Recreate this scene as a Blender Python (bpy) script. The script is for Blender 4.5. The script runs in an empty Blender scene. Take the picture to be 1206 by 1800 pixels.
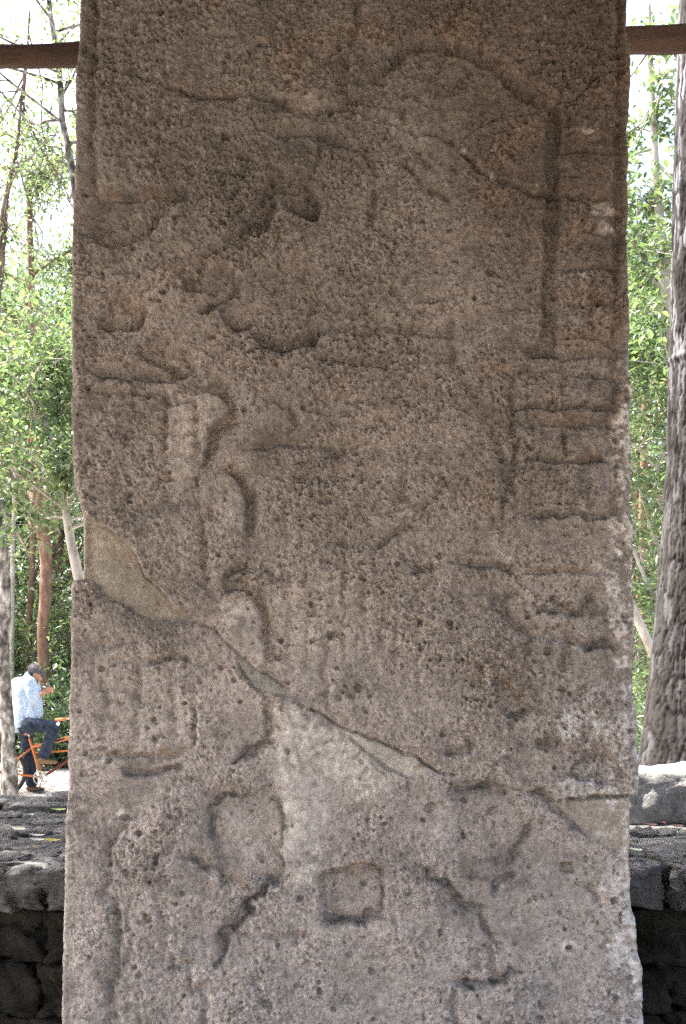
import bpy, bmesh, math, random
import numpy as np
from mathutils import Vector, Matrix, noise as mn

sc = bpy.context.scene
COL = sc.collection
R = math.radians

# ------------------------------------------------------------------ camera
EYE = 1.56                                   # eye height above the path, metres
cam_d = bpy.data.cameras.new('camera')
cam = bpy.data.objects.new('camera', cam_d); COL.objects.link(cam)
cam.location = (0, 0, EYE); cam.rotation_euler = (R(90), 0, 0)
cam_d.sensor_fit = 'VERTICAL'; cam_d.sensor_height = 36; cam_d.sensor_width = 24
cam_d.lens = 35; cam_d.shift_y = 300 / 1800; cam_d.clip_start = 0.05; cam_d.clip_end = 600
sc.camera = cam

# ------------------------------------------------------------------ light
SUN_EL, SUN_AZ = 62, 286                     # azimuth clockwise from +Y (the sun stands to the left, a little beyond the slab)
w = bpy.data.worlds.new('World'); sc.world = w; w.use_nodes = True
nt = w.node_tree; bg = nt.nodes['Background']
sky = nt.nodes.new('ShaderNodeTexSky'); sky.sky_type = 'NISHITA'; sky.sun_disc = False
sky.sun_elevation = R(SUN_EL); sky.sun_rotation = R(SUN_AZ); sky.air_density = 1.0; sky.dust_density = 7.0
nt.links.new(sky.outputs[0], bg.inputs[0]); bg.inputs[1].default_value = 0.15
sun_d = bpy.data.lights.new('sun', 'SUN'); sun = bpy.data.objects.new('sun', sun_d); COL.objects.link(sun)
sun_d.energy = 5.0; sun_d.angle = R(0.5); sun_d.color = (1, 0.96, 0.90)
sdir = Vector((math.sin(R(SUN_AZ)) * math.cos(R(SUN_EL)), math.cos(R(SUN_AZ)) * math.cos(R(SUN_EL)), math.sin(R(SUN_EL))))
sun.rotation_euler = sdir.to_track_quat('Z', 'Y').to_euler(); sun.location = (-9, 4, 14)
sc.view_settings.view_transform = 'Standard'; sc.view_settings.look = 'None'
sc.view_settings.gamma = 1; sc.view_settings.use_curve_mapping = False
sc.view_settings.exposure = 2.45
sc.render.engine = 'CYCLES'
cy = sc.cycles
cy.max_bounces = 8; cy.diffuse_bounces = 5; cy.glossy_bounces = 2; cy.transmission_bounces = 5
cy.transparent_max_bounces = 4; cy.use_adaptive_sampling = True; cy.adaptive_threshold = 0.01
cy.use_denoising = False; cy.sample_clamp_indirect = 6

# ------------------------------------------------------------------ helpers
F = 1750.0
def P(px, py, y):
    """a point of the place at depth y, from where it stands in the view"""
    return Vector(((px - 603) / F * y, y, EYE - (py - 1200) / F * y))

def mesh_np(name, V, Q, smooth=True, attrs=None, colors=None):
    V = np.asarray(V, np.float32); Q = np.asarray(Q, np.int32); k = Q.shape[1]
    me = bpy.data.meshes.new(name)
    me.vertices.add(len(V)); me.vertices.foreach_set('co', V.ravel())
    me.loops.add(Q.size); me.loops.foreach_set('vertex_index', Q.ravel())
    me.polygons.add(len(Q)); me.polygons.foreach_set('loop_start', np.arange(0, Q.size, k, dtype=np.int32))
    me.polygons.foreach_set('use_smooth', np.full(len(Q), smooth))
    me.update(calc_edges=True)
    for n, a in (attrs or {}).items():
        at = me.attributes.new(n, 'FLOAT', 'POINT'); at.data.foreach_set('value', np.asarray(a, np.float32).ravel())
    for n, a in (colors or {}).items():
        at = me.color_attributes.new(n, 'FLOAT_COLOR', 'POINT')
        c = np.ones((len(V), 4), np.float32); c[:, :3] = a
        at.data.foreach_set('color', c.ravel())
    return me

def add(name, me, mat=None, parent=None, loc=None, rot=None, scale=None):
    o = bpy.data.objects.new(name, me); COL.objects.link(o)
    if mat is not None and me is not None and len(me.materials) == 0: me.materials.append(mat)
    if parent is not None: o.parent = parent
    if loc is not None: o.location = loc
    if rot is not None: o.rotation_euler = rot
    if scale is not None: o.scale = scale
    return o

def tag(o, label=None, cat=None, group=None, kind=None):
    if label: o['label'] = label
    if cat: o['category'] = cat
    if group: o['group'] = group
    if kind: o['kind'] = kind
    return o

def thing(name, label, cat, loc=(0, 0, 0), rotz=0, group=None):
    o = bpy.data.objects.new(name, None); COL.objects.link(o)
    o.location = loc; o.rotation_euler = (0, 0, rotz); o.empty_display_size = 0.2
    return tag(o, label, cat, group)

def copy_tree(o, parent=None):
    c = o.copy(); COL.objects.link(c); c.parent = parent
    for ch in list(o.children): copy_tree(ch, c)
    return c

# ------------------------------------------------------------------ materials
def mat(name, base=(0.5, 0.5, 0.5), rough=0.9, spec=0.2):
    m = bpy.data.materials.new(name); m.use_nodes = True
    b = m.node_tree.nodes['Principled BSDF']
    b.inputs['Base Color'].default_value = (*base, 1); b.inputs['Roughness'].default_value = rough
    b.inputs['Specular IOR Level'].default_value = spec
    return m, m.node_tree, b

def N(t, kind, **kw):
    n = t.nodes.new(kind)
    for k, v in kw.items():
        if k in n.inputs: n.inputs[k].default_value = v
        else: setattr(n, k, v)
    return n

def noise_col(t, vec, scale, stops, detail=6, rough=0.6):
    n = N(t, 'ShaderNodeTexNoise', Scale=scale, Detail=detail, Roughness=rough)
    if vec is not None: t.links.new(vec, n.inputs['Vector'])
    r = t.nodes.new('ShaderNodeValToRGB'); t.links.new(n.outputs['Fac'], r.inputs['Fac'])
    e = r.color_ramp.elements
    while len(e) < len(stops): e.new(0.5)
    for el, (p, c) in zip(e, stops): el.position = p; el.color = (*c, 1)
    return r.outputs['Color'], n.outputs['Fac']

def mixc(t, a, b, fac, mode='MIX'):
    m = t.nodes.new('ShaderNodeMix'); m.data_type = 'RGBA'; m.blend_type = mode
    for s, v in ((m.inputs[6], a), (m.inputs[7], b), (m.inputs[0], fac)):
        if isinstance(v, (int, float)): s.default_value = v
        elif isinstance(v, tuple): s.default_value = (*v, 1)
        else: t.links.new(v, s)
    return m.outputs[2]

def bump(t, b, height, strength=0.5, dist=0.01):
    n = N(t, 'ShaderNodeBump', Strength=strength, Distance=dist)
    t.links.new(height, n.inputs['Height']); t.links.new(n.outputs[0], b.inputs['Normal'])

def simple_noise_mat(name, scale, stops, bscale=None, bstr=0.5, bdist=0.01, rough=0.9, stretch=None, spec=0.2):
    m, t, b = mat(name, rough=rough, spec=spec)
    tc = t.nodes.new('ShaderNodeTexCoord'); vec = tc.outputs['Object']
    if stretch:
        mp = t.nodes.new('ShaderNodeMapping'); mp.inputs['Scale'].default_value = stretch
        t.links.new(vec, mp.inputs[0]); vec = mp.outputs[0]
    c, f = noise_col(t, vec, scale, stops)
    t.links.new(c, b.inputs['Base Color'])
    if bscale:
        n = N(t, 'ShaderNodeTexNoise', Scale=bscale, Detail=8, Roughness=0.65); t.links.new(vec, n.inputs['Vector'])
        bump(t, b, n.outputs['Fac'], bstr, bdist)
    return m

def stela_mat():
    m, t, b = mat('carved_limestone', rough=0.92, spec=0.15)
    at = t.nodes.new('ShaderNodeAttribute'); at.attribute_name = 'tint'
    tc = t.nodes.new('ShaderNodeTexCoord')
    g, f = noise_col(t, tc.outputs['Object'], 260, [(0.3, (0.42, 0.40, 0.37)), (0.48, (1, 1, 1)), (0.72, (1.4, 1.39, 1.37))], 5, 0.75)
    g2, f2 = noise_col(t, tc.outputs['Object'], 75, [(0.3, (0.62, 0.60, 0.57)), (0.5, (1, 1, 1)), (0.7, (1.2, 1.2, 1.2))], 6, 0.7)
    c = mixc(t, at.outputs['Color'], g, 0.8, 'MULTIPLY'); c = mixc(t, c, g2, 0.8, 'MULTIPLY')
    t.links.new(c, b.inputs['Base Color'])
    bump(t, b, f, 0.8, 0.005)
    return m
M_STELA = stela_mat()

def stone_mat(name, dark, light, moss=None, scale=6):
    m, t, b = mat(name, rough=0.95, spec=0.15)
    tc = t.nodes.new('ShaderNodeTexCoord')
    gm = t.nodes.new('ShaderNodeNewGeometry')
    c, f = noise_col(t, gm.outputs['Position'], scale, [(0.32, dark), (0.66, light)], 9, 0.7)
    c2, f2 = noise_col(t, gm.outputs['Position'], 45, [(0.35, (0.6, 0.6, 0.6)), (0.6, (1.1, 1.1, 1.1))], 6, 0.7)
    c = mixc(t, c, c2, 0.8, 'MULTIPLY')
    if moss:
        _, mf = noise_col(t, gm.outputs['Position'], 3.1, [(0, (0, 0, 0)), (1, (1, 1, 1))], 8, 0.7)
        r = N(t, 'ShaderNodeMapRange'); r.inputs[1].default_value = 0.52; r.inputs[2].default_value = 0.66
        t.links.new(mf, r.inputs[0]); c = mixc(t, c, moss, r.outputs[0])
    t.links.new(c, b.inputs['Base Color'])
    n = N(t, 'ShaderNodeTexNoise', Scale=30, Detail=9, Roughness=0.75); t.links.new(gm.outputs['Position'], n.inputs['Vector'])
    bump(t, b, n.outputs['Fac'], 1.0, 0.06)
    return m
M_CAP = stone_mat('weathered_capstone', (0.105, 0.10, 0.093), (0.36, 0.35, 0.335), (0.06, 0.057, 0.042))
M_WALL = stone_mat('mossy_wall_stone', (0.020, 0.018, 0.015), (0.105, 0.093, 0.076), (0.028, 0.030, 0.017), 9)
M_BLOCK = stone_mat('pale_sunlit_block_stone', (0.28, 0.265, 0.25), (0.66, 0.64, 0.61), None, 9)  # albedo raised to stand in for sunlight on the block

def leaf_mat(name, c1, c2, c3, trans=0.45):
    m = bpy.data.materials.new(name); m.use_nodes = True; t = m.node_tree; t.nodes.clear()
    out = t.nodes.new('ShaderNodeOutputMaterial')
    at = t.nodes.new('ShaderNodeAttribute'); at.attribute_name = 'var'
    r = t.nodes.new('ShaderNodeValToRGB'); t.links.new(at.outputs['Fac'], r.inputs[0])
    e = r.color_ramp.elements; e.new(0.5)
    for el, (p, c) in zip(e, ((0, c1), (0.55, c2), (1, c3))): el.position = p; el.color = (*c, 1)
    d = t.nodes.new('ShaderNodeBsdfPrincipled'); d.inputs['Roughness'].default_value = 0.36; d.inputs['Specular IOR Level'].default_value = 0.5
    tr = t.nodes.new('ShaderNodeBsdfTranslucent')
    t.links.new(r.outputs[0], d.inputs['Base Color'])
    tint = mixc(t, r.outputs[0], (1.2, 1.25, 0.75), 1.0, 'MULTIPLY'); t.links.new(tint, tr.inputs[0])
    mx = t.nodes.new('ShaderNodeMixShader'); mx.inputs[0].default_value = trans
    t.links.new(d.outputs[0], mx.inputs[1]); t.links.new(tr.outputs[0], mx.inputs[2]); t.links.new(mx.outputs[0], out.inputs[0])
    return m
M_LEAF = leaf_mat('broad_leaves', (0.065, 0.11, 0.06), (0.12, 0.175, 0.095), (0.22, 0.255, 0.14))
M_LEAFD = leaf_mat('dark_understory_leaves', (0.03, 0.06, 0.032), (0.06, 0.105, 0.055), (0.11, 0.15, 0.075))
M_LEAFP = leaf_mat('pale_leaves', (0.085, 0.13, 0.075), (0.14, 0.185, 0.11), (0.24, 0.255, 0.15))
M_BARK_RED = simple_noise_mat('peeling_red_bark', 9, [(0.3, (0.085, 0.05, 0.036)), (0.55, (0.18, 0.11, 0.078)), (0.75, (0.32, 0.25, 0.20))], 30, 0.5, 0.01, stretch=(1, 1, 0.5))
M_BARK_GREY = simple_noise_mat('mottled_grey_bark', 11, [(0.38, (0.035, 0.032, 0.028)), (0.48, (0.11, 0.10, 0.088)), (0.58, (0.26, 0.245, 0.225)), (0.70, (0.45, 0.435, 0.41))], 40, 0.4, 0.01, stretch=(1, 1, 0.55))
M_BARK_PALE = simple_noise_mat('pale_bark', 7, [(0.3, (0.22, 0.19, 0.16)), (0.55, (0.42, 0.39, 0.35)), (0.75, (0.6, 0.58, 0.55))], 35, 0.3, 0.008, stretch=(1, 1, 0.5))
M_BARK_BROWN = simple_noise_mat('brown_bark', 8, [(0.3, (0.07, 0.05, 0.04)), (0.7, (0.22, 0.17, 0.13))], 40, 0.5, 0.01, stretch=(1, 1, 0.4))
M_BEAM = simple_noise_mat('dark_red_timber', 14, [(0.3, (0.030, 0.019, 0.014)), (0.7, (0.125, 0.078, 0.058))], 40, 0.5, 0.006, stretch=(0.12, 1, 1), rough=0.75)
M_POST = simple_noise_mat('brown_timber_post', 14, [(0.3, (0.06, 0.035, 0.025)), (0.7, (0.16, 0.095, 0.07))], 40, 0.5, 0.006, stretch=(1, 1, 0.12), rough=0.8)
M_THATCH = simple_noise_mat('dry_palm_thatch', 20, [(0.3, (0.10, 0.08, 0.055)), (0.7, (0.26, 0.21, 0.15))], 60, 0.8, 0.02, stretch=(1, 0.1, 0.1))

def ground_mat():
    m, t, b = mat('path_ground', rough=0.97, spec=0.1)
    gm = t.nodes.new('ShaderNodeNewGeometry'); pos = gm.outputs['Position']
    sand, f = noise_col(t, pos, 1.3, [(0.3, (0.34, 0.31, 0.27)), (0.6, (0.52, 0.49, 0.44)), (0.8, (0.42, 0.38, 0.32))], 9, 0.7)
    lit, f2 = noise_col(t, pos, 5, [(0.3, (0.06, 0.045, 0.035)), (0.55, (0.15, 0.115, 0.085)), (0.75, (0.27, 0.23, 0.19))], 9, 0.75)
    sep = t.nodes.new('ShaderNodeSeparateXYZ'); t.links.new(pos, sep.inputs[0])
    a = N(t, 'ShaderNodeMath', operation='MULTIPLY_ADD'); a.inputs[1].default_value = 3.5; t.links.new(f, a.inputs[0]); t.links.new(sep.outputs[1], a.inputs[2])
    r = N(t, 'ShaderNodeMapRange'); r.inputs[1].default_value = 18.0; r.inputs[2].default_value = 20.5; t.links.new(a.outputs[0], r.inputs[0])
    r2 = N(t, 'ShaderNodeMapRange'); r2.inputs[1].default_value = 8.0; r2.inputs[2].default_value = 10.5; t.links.new(a.outputs[0], r2.inputs[0])
    dim_soil, _ = noise_col(t, pos, 3, [(0.3, (0.13, 0.105, 0.085)), (0.7, (0.27, 0.235, 0.20))], 9, 0.75)  # unseen near ground, kept dark to weaken the bounce onto the slab
    t.links.new(mixc(t, mixc(t, dim_soil, sand, r2.outputs[0]), lit, r.outputs[0]), b.inputs['Base Color'])
    n = N(t, 'ShaderNodeTexNoise', Scale=14, Detail=9, Roughness=0.75); t.links.new(pos, n.inputs['Vector'])
    bump(t, b, n.outputs['Fac'], 0.7, 0.05)
    return m
M_GROUND = ground_mat()

# ------------------------------------------------------------------ ground
def gz(x, y):
    return 0.10 * np.clip((y - 13.3) / 0.6, 0, 1) + 0.02 * np.clip(y - 14, 0, 40) + 0.02 * np.sin(x * 1.7 + y) * np.sin(y * 1.3)
gx = np.concatenate([np.linspace(-70, -12, 24, endpoint=False), np.linspace(-12, 12, 121), np.linspace(12, 70, 25)[1:]])
gy = np.concatenate([np.linspace(-40, -2, 16, endpoint=False), np.linspace(-2, 26, 141), np.linspace(26, 110, 30)[1:]])
GX, GY = np.meshgrid(gx, gy); rngg = np.random.default_rng(3)
GZ = gz(GX, GY) + rngg.normal(0, 0.006, GX.shape)
nx_, ny_ = len(gx), len(gy)
ii = (np.arange(ny_ - 1)[:, None] * nx_ + np.arange(nx_ - 1)[None]).ravel()
g = add('ground', mesh_np('ground', np.stack([GX, GY, GZ], -1).reshape(-1, 3), np.stack([ii, ii + 1, ii + nx_ + 1, ii + nx_], -1)), M_GROUND)
tag(g, kind='structure')

# ------------------------------------------------------------------ the stela
# The face is worked out on a raster whose unit is 1/700 m; x and y count from the slab's own corner marks.
S = 700.0; SY = 2.5; X0, Y0 = 90, -150; RW, RH = 1064, 2400
rng = np.random.default_rng(11)
fy = np.fft.fftfreq(RH)[:, None]; fx = np.fft.rfftfreq(RW)[None]
def gn(s, sy=None):
    sy = sy or s
    a = np.fft.irfft2(np.fft.rfft2(rng.standard_normal((RH, RW)).astype(np.float32)) * np.exp(-2 * math.pi ** 2 * ((s * fx) ** 2 + (sy * fy) ** 2)), s=(RH, RW))
    return (a / a.std()).astype(np.float32)
def blur(a, s): return np.fft.irfft2(np.fft.rfft2(a) * np.exp(-2 * math.pi ** 2 * s * s * (fx ** 2 + fy ** 2)), s=(RH, RW)).astype(np.float32)
YY, XX = np.mgrid[0:RH, 0:RW].astype(np.float32); XX += X0; YY += Y0
n2, n4, n7, n12, n30, n70 = gn(1.6), gn(3.2), gn(6), gn(12), gn(30), gn(75)
nb, nc = gn(4.2), gn(2.2, 1.7)
wx, wy = gn(9) * 2.4 + gn(3) * 0.9, gn(9) * 2.4 + gn(3) * 0.9
H = np.zeros((RH, RW), np.float32)
def box(pts, m):
    xs = [p[0] for p in pts]; ys = [p[1] for p in pts]
    return (slice(max(0, int(min(ys) - m - Y0)), min(RH, int(max(ys) + m - Y0))), slice(max(0, int(min(xs) - m - X0)), min(RW, int(max(xs) + m - X0))))
def segdist(pts, x, y, closed=False):
    best = np.full(x.shape, 1e9, np.float32); sg = np.zeros(x.shape, np.float32); par = np.zeros(x.shape, np.float32)
    q = list(pts) + ([pts[0]] if closed else [])
    n = len(q) - 1
    for i in range(n):
        (ax, ay), (bx, by) = q[i], q[i + 1]; dx, dy = bx - ax, by - ay; l2 = dx * dx + dy * dy + 1e-6
        t = np.clip(((x - ax) * dx + (y - ay) * dy) / l2, 0, 1)
        d = np.hypot(x - ax - t * dx, y - ay - t * dy); m = d < best
        best = np.where(m, d, best); sg = np.where(m, dx * (y - ay) - dy * (x - ax), sg); par = np.where(m, (i + t) / n, par)
    return best, sg, par
def smooth(t): t = np.clip(t, 0, 1); return t * t * (3 - 2 * t)
def stroke(pts, d, wa=6, wb=6, warp=1.0, fade=True):
    """a cut line: wa wide on the side left of travel, wb on the right"""
    b = box(pts, 3.2 * max(wa, wb) + 8)
    ds, sg, par = segdist(pts, XX[b] + warp * wx[b], YY[b] + warp * wy[b])
    wv = np.where(sg < 0, wa, wb); pr = np.exp(-(ds / wv) ** 2 * 0.8)
    if fade: pr = pr * (0.35 + 0.65 * smooth(np.minimum(par, 1 - par) * 7))
    H[b] -= (2.45 * d ** 0.79 if max(wa, wb) > 2.6 else 0.85 * d) * pr
def sdpoly(pts, b, warp=1.0):
    x, y = XX[b] + warp * wx[b], YY[b] + warp * wy[b]
    ds, _, _ = segdist(pts, x, y, True); ins = np.zeros(x.shape, bool); n = len(pts)
    for i in range(n):
        (ax, ay), (bx, by) = pts[i], pts[(i + 1) % n]
        if ay == by: continue
        ins ^= ((ay > y) != (by > y)) & (x < (bx - ax) * (y - ay) / (by - ay) + ax)
    return np.where(ins, -ds, ds)
def recess(pts, d, soft=9, warp=1.0):
    b = box(pts, soft * 2 + 10); sd = sdpoly(pts, b, warp); H[b] -= 1.7 * d * smooth((soft * 0.5 - sd) / soft)
def bulge(x, y, rx, ry, h):
    b = box([(x - rx * 2, y - ry * 2), (x + rx * 2, y + ry * 2)], 2)
    H[b] += h * np.exp(-(((XX[b] - x) / rx) ** 2 + ((YY[b] - y) / ry) ** 2))
# stains as masks; the grey one also paints shade on ledges and channel
ALGAE_SHADE = np.zeros((RH, RW), np.float32); RUST = ALGAE_SHADE.copy(); PALE = ALGAE_SHADE.copy(); SMO = ALGAE_SHADE.copy()
def stain_shade(A, pts, w_, k=1.0):
    b = box(pts, w_ * 3 + 10); ds, _, par = segdist(pts, XX[b] + 2.5 * wx[b], YY[b] + 2.5 * wy[b])
    A[b] = np.maximum(A[b], k * np.exp(-(ds / w_) ** 2) * np.clip(0.75 + 0.35 * n4[b] + 0.25 * n12[b], 0, 1))
def patch(A, pts, soft=16, k=1.0):
    b = box(pts, soft * 2 + 10); A[b] = np.maximum(A[b], k * smooth((soft * 0.5 - sdpoly(pts, b, 1.6)) / soft))

# -- long undulation of the dressed face
H += 3.0 * n70 + 2.2 * n30
# -- frame border at left and right
stroke([(167, -150), (168, 0), (163, 120), (160, 250), (164, 330)], 6, 5, 9, fade=False)
stroke([(1092, -150), (1088, 100), (1086, 300), (1086, 480), (1082, 600), (1082, 700), (1078, 830), (1080, 900)], 7, 12, 7, fade=False)
# -- top: the brow and headdress
stroke([(668, 138), (690, 112), (705, 93), (721, 82), (745, 82), (798, 95), (842, 106), (872, 123), (899, 146), (916, 161), (934, 177), (962, 192)], 15, 15, 6)
stroke([(628, -150), (630, 20), (626, 50), (612, 80)], 6, 7, 12)
stroke([(600, 95), (606, 120), (600, 150), (622, 166), (640, 158)], 8, 7, 12)
stroke([(480, 172), (520, 190), (560, 196), (590, 180)], 8, 8, 14)
stroke([(500, 238), (520, 230), (548, 233), (575, 242), (602, 250)], 11, 12, 6)
stroke([(556, 252), (553, 290), (546, 330)], 7, 8, 5)
stroke([(716, 262), (719, 283), (732, 308), (750, 325), (776, 338), (793, 348)], 8, 6, 9)
stroke([(727, 250), (745, 268), (760, 285)], 5, 5, 7)
stroke([(650, 380), (655, 350), (662, 330)], 4, 6, 6)
recess([(165, 338), (320, 325), (324, 344), (292, 356), (276, 391), (236, 420), (206, 432), (160, 420), (158, 380)], 13, 16)
stroke([(165, 420), (205, 432), (240, 417), (272, 392), (292, 360), (322, 344)], 7, 16, 6)
stroke([(170, 337), (230, 333), (316, 328)], 6, 4, 6)
recess([(432, 405), (466, 392), (487, 366), (482, 340), (502, 330), (520, 345), (505, 352), (530, 372), (552, 376), (561, 357), (548, 325), (530, 300), (490, 300), (455, 345), (430, 385)], 12, 16)
stroke([(430, 406), (466, 392), (486, 366), (482, 342)], 8, 14, 5)
stroke([(500, 352), (530, 371), (552, 376), (561, 354), (548, 328)], 10, 13, 6)
stroke([(365, 420), (375, 437), (400, 436)], 6, 6, 6)
# -- the long channel beside the glyph panel
recess([(961, 196), (984, 194), (983, 400), (981, 600), (983, 620), (927, 623), (922, 612), (945, 602), (955, 570), (957, 450), (961, 350)], 9, 9, 0.8)
stroke([(926, 619), (955, 623), (984, 619)], 9, 13, 4)
stroke([(983, 195), (982, 600)], 1.5, 4, 6, 0.8, False)
# -- glyph panel: rows and boxes
for y, xa, xb, d in ((178, 990, 1080, 3), (262, 985, 1080, 4), (345, 990, 1070, 3), (430, 990, 1080, 3), (470, 985, 1080, 4), (536, 986, 1080, 5), (597, 1010, 1078, 5), (624, 986, 1080, 7), (661, 1010, 1075, 4), (716, 908, 1072, 8), (744, 915, 1074, 6), (808, 908, 1080, 8), (823, 912, 990, 5), (884, 935, 1010, 5), (906, 912, 1082, 8), (1004, 912, 1040, 4)):
    k = rng.uniform(-2, 2, 5); stroke([(xa + (xb - xa) * i / 4, y + k[i]) for i in range(5)], d, 6, 4)
for x, ya, yb, d in ((993, 745, 800, 7), (1000, 560, 600, 4), (993, 640, 700, 4), (1000, 200, 240, 3), (1040, 650, 700, 3), (985, 830, 880, 3)): stroke([(x, ya), (x + 1, (ya + yb) / 2), (x - 1, yb)], d, 5, 5)
for x, y in ((1035, 215), (1030, 300), (1030, 400), (1035, 500), (1035, 570), (945, 685), (1035, 685), (950, 775), (1035, 772), (950, 855), (1040, 860), (960, 950), (1035, 950)): bulge(x, y, 26, 18, 3.5)
recess([(838, 690), (850, 660), (900, 640), (903, 700), (903, 760), (909, 800), (906, 880), (885, 845), (870, 790), (852, 738)], 4, 16)
stroke([(980, 650), (925, 654), (904, 658), (902, 690), (904, 740), (909, 790), (905, 850), (906, 905)], 6, 5, 8)
stroke([(836, 688), (860, 742), (884, 800), (890, 842)], 2.5, 6, 6)
stroke([(918, 770), (925, 785), (935, 790)], 6, 5, 5)
# -- face and mouth knots at left
recess([(170, 555), (180, 545), (215, 528), (246, 536), (255, 550), (246, 566), (228, 577), (212, 570), (190, 574), (172, 565)], 10, 12)
stroke([(172, 565), (190, 575), (212, 569)], 8, 9, 5); stroke([(222, 577), (246, 567), (256, 550), (246, 536)], 9, 9, 5)
recess([(272, 580), (296, 585), (303, 602), (312, 613), (337, 629), (346, 642), (335, 656), (318, 658), (298, 646), (278, 640), (252, 628), (244, 612)], 12, 12)
stroke([(250, 628), (290, 645), (318, 657), (336, 656), (346, 642), (335, 628), (308, 612)], 8, 8, 5)
stroke([(160, 650), (185, 657), (215, 660), (250, 664), (290, 662), (325, 660)], 13, 14, 5)
recess([(325, 500), (338, 490), (358, 480), (385, 470), (406, 471), (418, 488), (413, 512), (396, 524), (376, 536), (360, 548), (350, 545), (375, 524), (362, 508), (345, 505), (330, 507)], 11, 10)
stroke([(320, 500), (345, 505), (362, 503)], 7, 8, 5); stroke([(350, 548), (372, 530), (395, 524), (414, 512), (418, 488)], 8, 8, 5)
recess([(392, 545), (420, 505), (450, 470), (520, 455), (562, 478), (563, 520), (549, 550), (564, 572), (556, 598), (510, 607), (465, 609), (447, 590), (440, 570), (410, 575)], 12, 26)
stroke([(390, 548), (398, 566), (412, 574), (428, 574), (442, 566)], 14, 12, 4)
stroke([(446, 590), (460, 605), (482, 609), (512, 605), (546, 600), (560, 586), (564, 568)], 17, 16, 4)
stroke([(545, 552), (560, 524), (564, 488)], 8, 4, 12)
stroke([(260, 470), (300, 455), (330, 445)], 4, 8, 8)
stroke([(610, 560), (640, 545), (665, 500)], 4, 8, 8); stroke([(560, 630), (600, 634), (640, 638), (680, 638)], 8, 9, 5)
stroke([(735, 520), (760, 526), (790, 520)], 8, 8, 5); stroke([(735, 536), (765, 545), (790, 540)], 5, 6, 5)
stroke([(680, 578), (735, 580), (765, 583), (792, 580), (793, 548)], 10, 9, 5)
stroke([(710, 500), (722, 480), (735, 470)], 4, 6, 6)
# -- limbs, arms and the glyph column at left
stroke([(355, 680), (385, 690), (401, 706), (401, 722), (386, 742), (371, 762), (360, 792), (350, 818)], 19, 18, 3)
bulge(372, 715, 22, 30, 5)
for y, xa, xb, d in ((702, 290, 342, 4), (735, 300, 342, 2), (758, 265, 342, 4), (800, 300, 342, 4), (690, 180, 280, 4), (840, 270, 340, 3), (880, 290, 340, 3)): stroke([(xa, y), ((xa + xb) / 2, y + 2), (xb, y)], d, 5, 3, 0.8)
for x, ya, yb in ((344, 685, 850), (291, 685, 800), (185, 675, 740), (265, 760, 800), (235, 690, 750)): stroke([(x, ya), (x - 1, (ya + yb) / 2), (x, yb)], 2.5, 6, 5, 0.8)
stroke([(398, 828), (424, 845), (435, 870), (432, 900), (434, 942)], 13, 14, 3); bulge(408, 890, 20, 40, 4)
stroke([(425, 782), (470, 786), (500, 772), (530, 777), (600, 786), (645, 784)], 8, 10, 6)
bulge(492, 735, 30, 26, 7); stroke([(465, 715), (480, 705), (510, 715), (522, 740), (495, 765)], 5, 5, 5)
stroke([(540, 722), (575, 723), (610, 721)], 5, 6, 4)
stroke([(380, 880), (360, 920), (362, 1000)], 5, 7, 7)
stroke([(352, 800), (366, 826), (398, 829), (424, 845), (435, 870), (432, 900), (434, 942), (432, 984), (416, 1000), (398, 1010), (390, 1032), (420, 1031), (452, 1043), (459, 1090), (463, 1130), (466, 1184)], 3.5, 22, 3)
stroke([(344, 690), (346, 800), (350, 880), (362, 960), (366, 1030), (392, 1085)], 4, 4, 10)
stroke([(602, 250), (640, 262), (664, 300), (655, 350), (650, 390), (690, 420), (700, 470)], 4, 8, 5)
stroke([(486, 366), (466, 392), (430, 407), (390, 425), (362, 440), (352, 470), (330, 498)], 6, 12, 4)
stroke([(560, 590), (600, 575), (640, 590), (680, 578)], 5, 10, 4)
stroke([(838, 690), (815, 660), (800, 620), (793, 580)], 5, 10, 5)
stroke([(890, 842), (880, 900), (850, 950), (812, 984)], 5, 10, 5)
stroke([(770, 866), (740, 905), (706, 931)], 5, 8, 5)
stroke([(952, 1116), (990, 1130), (1030, 1136)], 5, 8, 5)
stroke([(926, 1112), (930, 1150), (918, 1200), (926, 1246)], 4, 8, 6)
# -- hands and staff in the middle
stroke([(708, 832), (708, 872), (735, 891), (770, 866), (802, 828)], 8, 10, 6); bulge(745, 850, 30, 26, 6)
stroke([(662, 964), (690, 941), (708, 930)], 10, 9, 6); stroke([(722, 1001), (745, 998), (764, 996)], 9, 8, 5)
stroke([(555, 880), (570, 876), (590, 880)], 5, 6, 5); stroke([(610, 1180), (605, 1100), (612, 1000)], 3, 6, 6); stroke([(570, 1230), (573, 1150), (568, 1090)], 5, 6, 6)
for y in (700, 742, 790, 835, 900, 955): stroke([(520 + rng.uniform(-60, 60), y), (600, y + 4), (690 + rng.uniform(-30, 60), y - 3)], 3.5, 9, 7)
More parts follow.
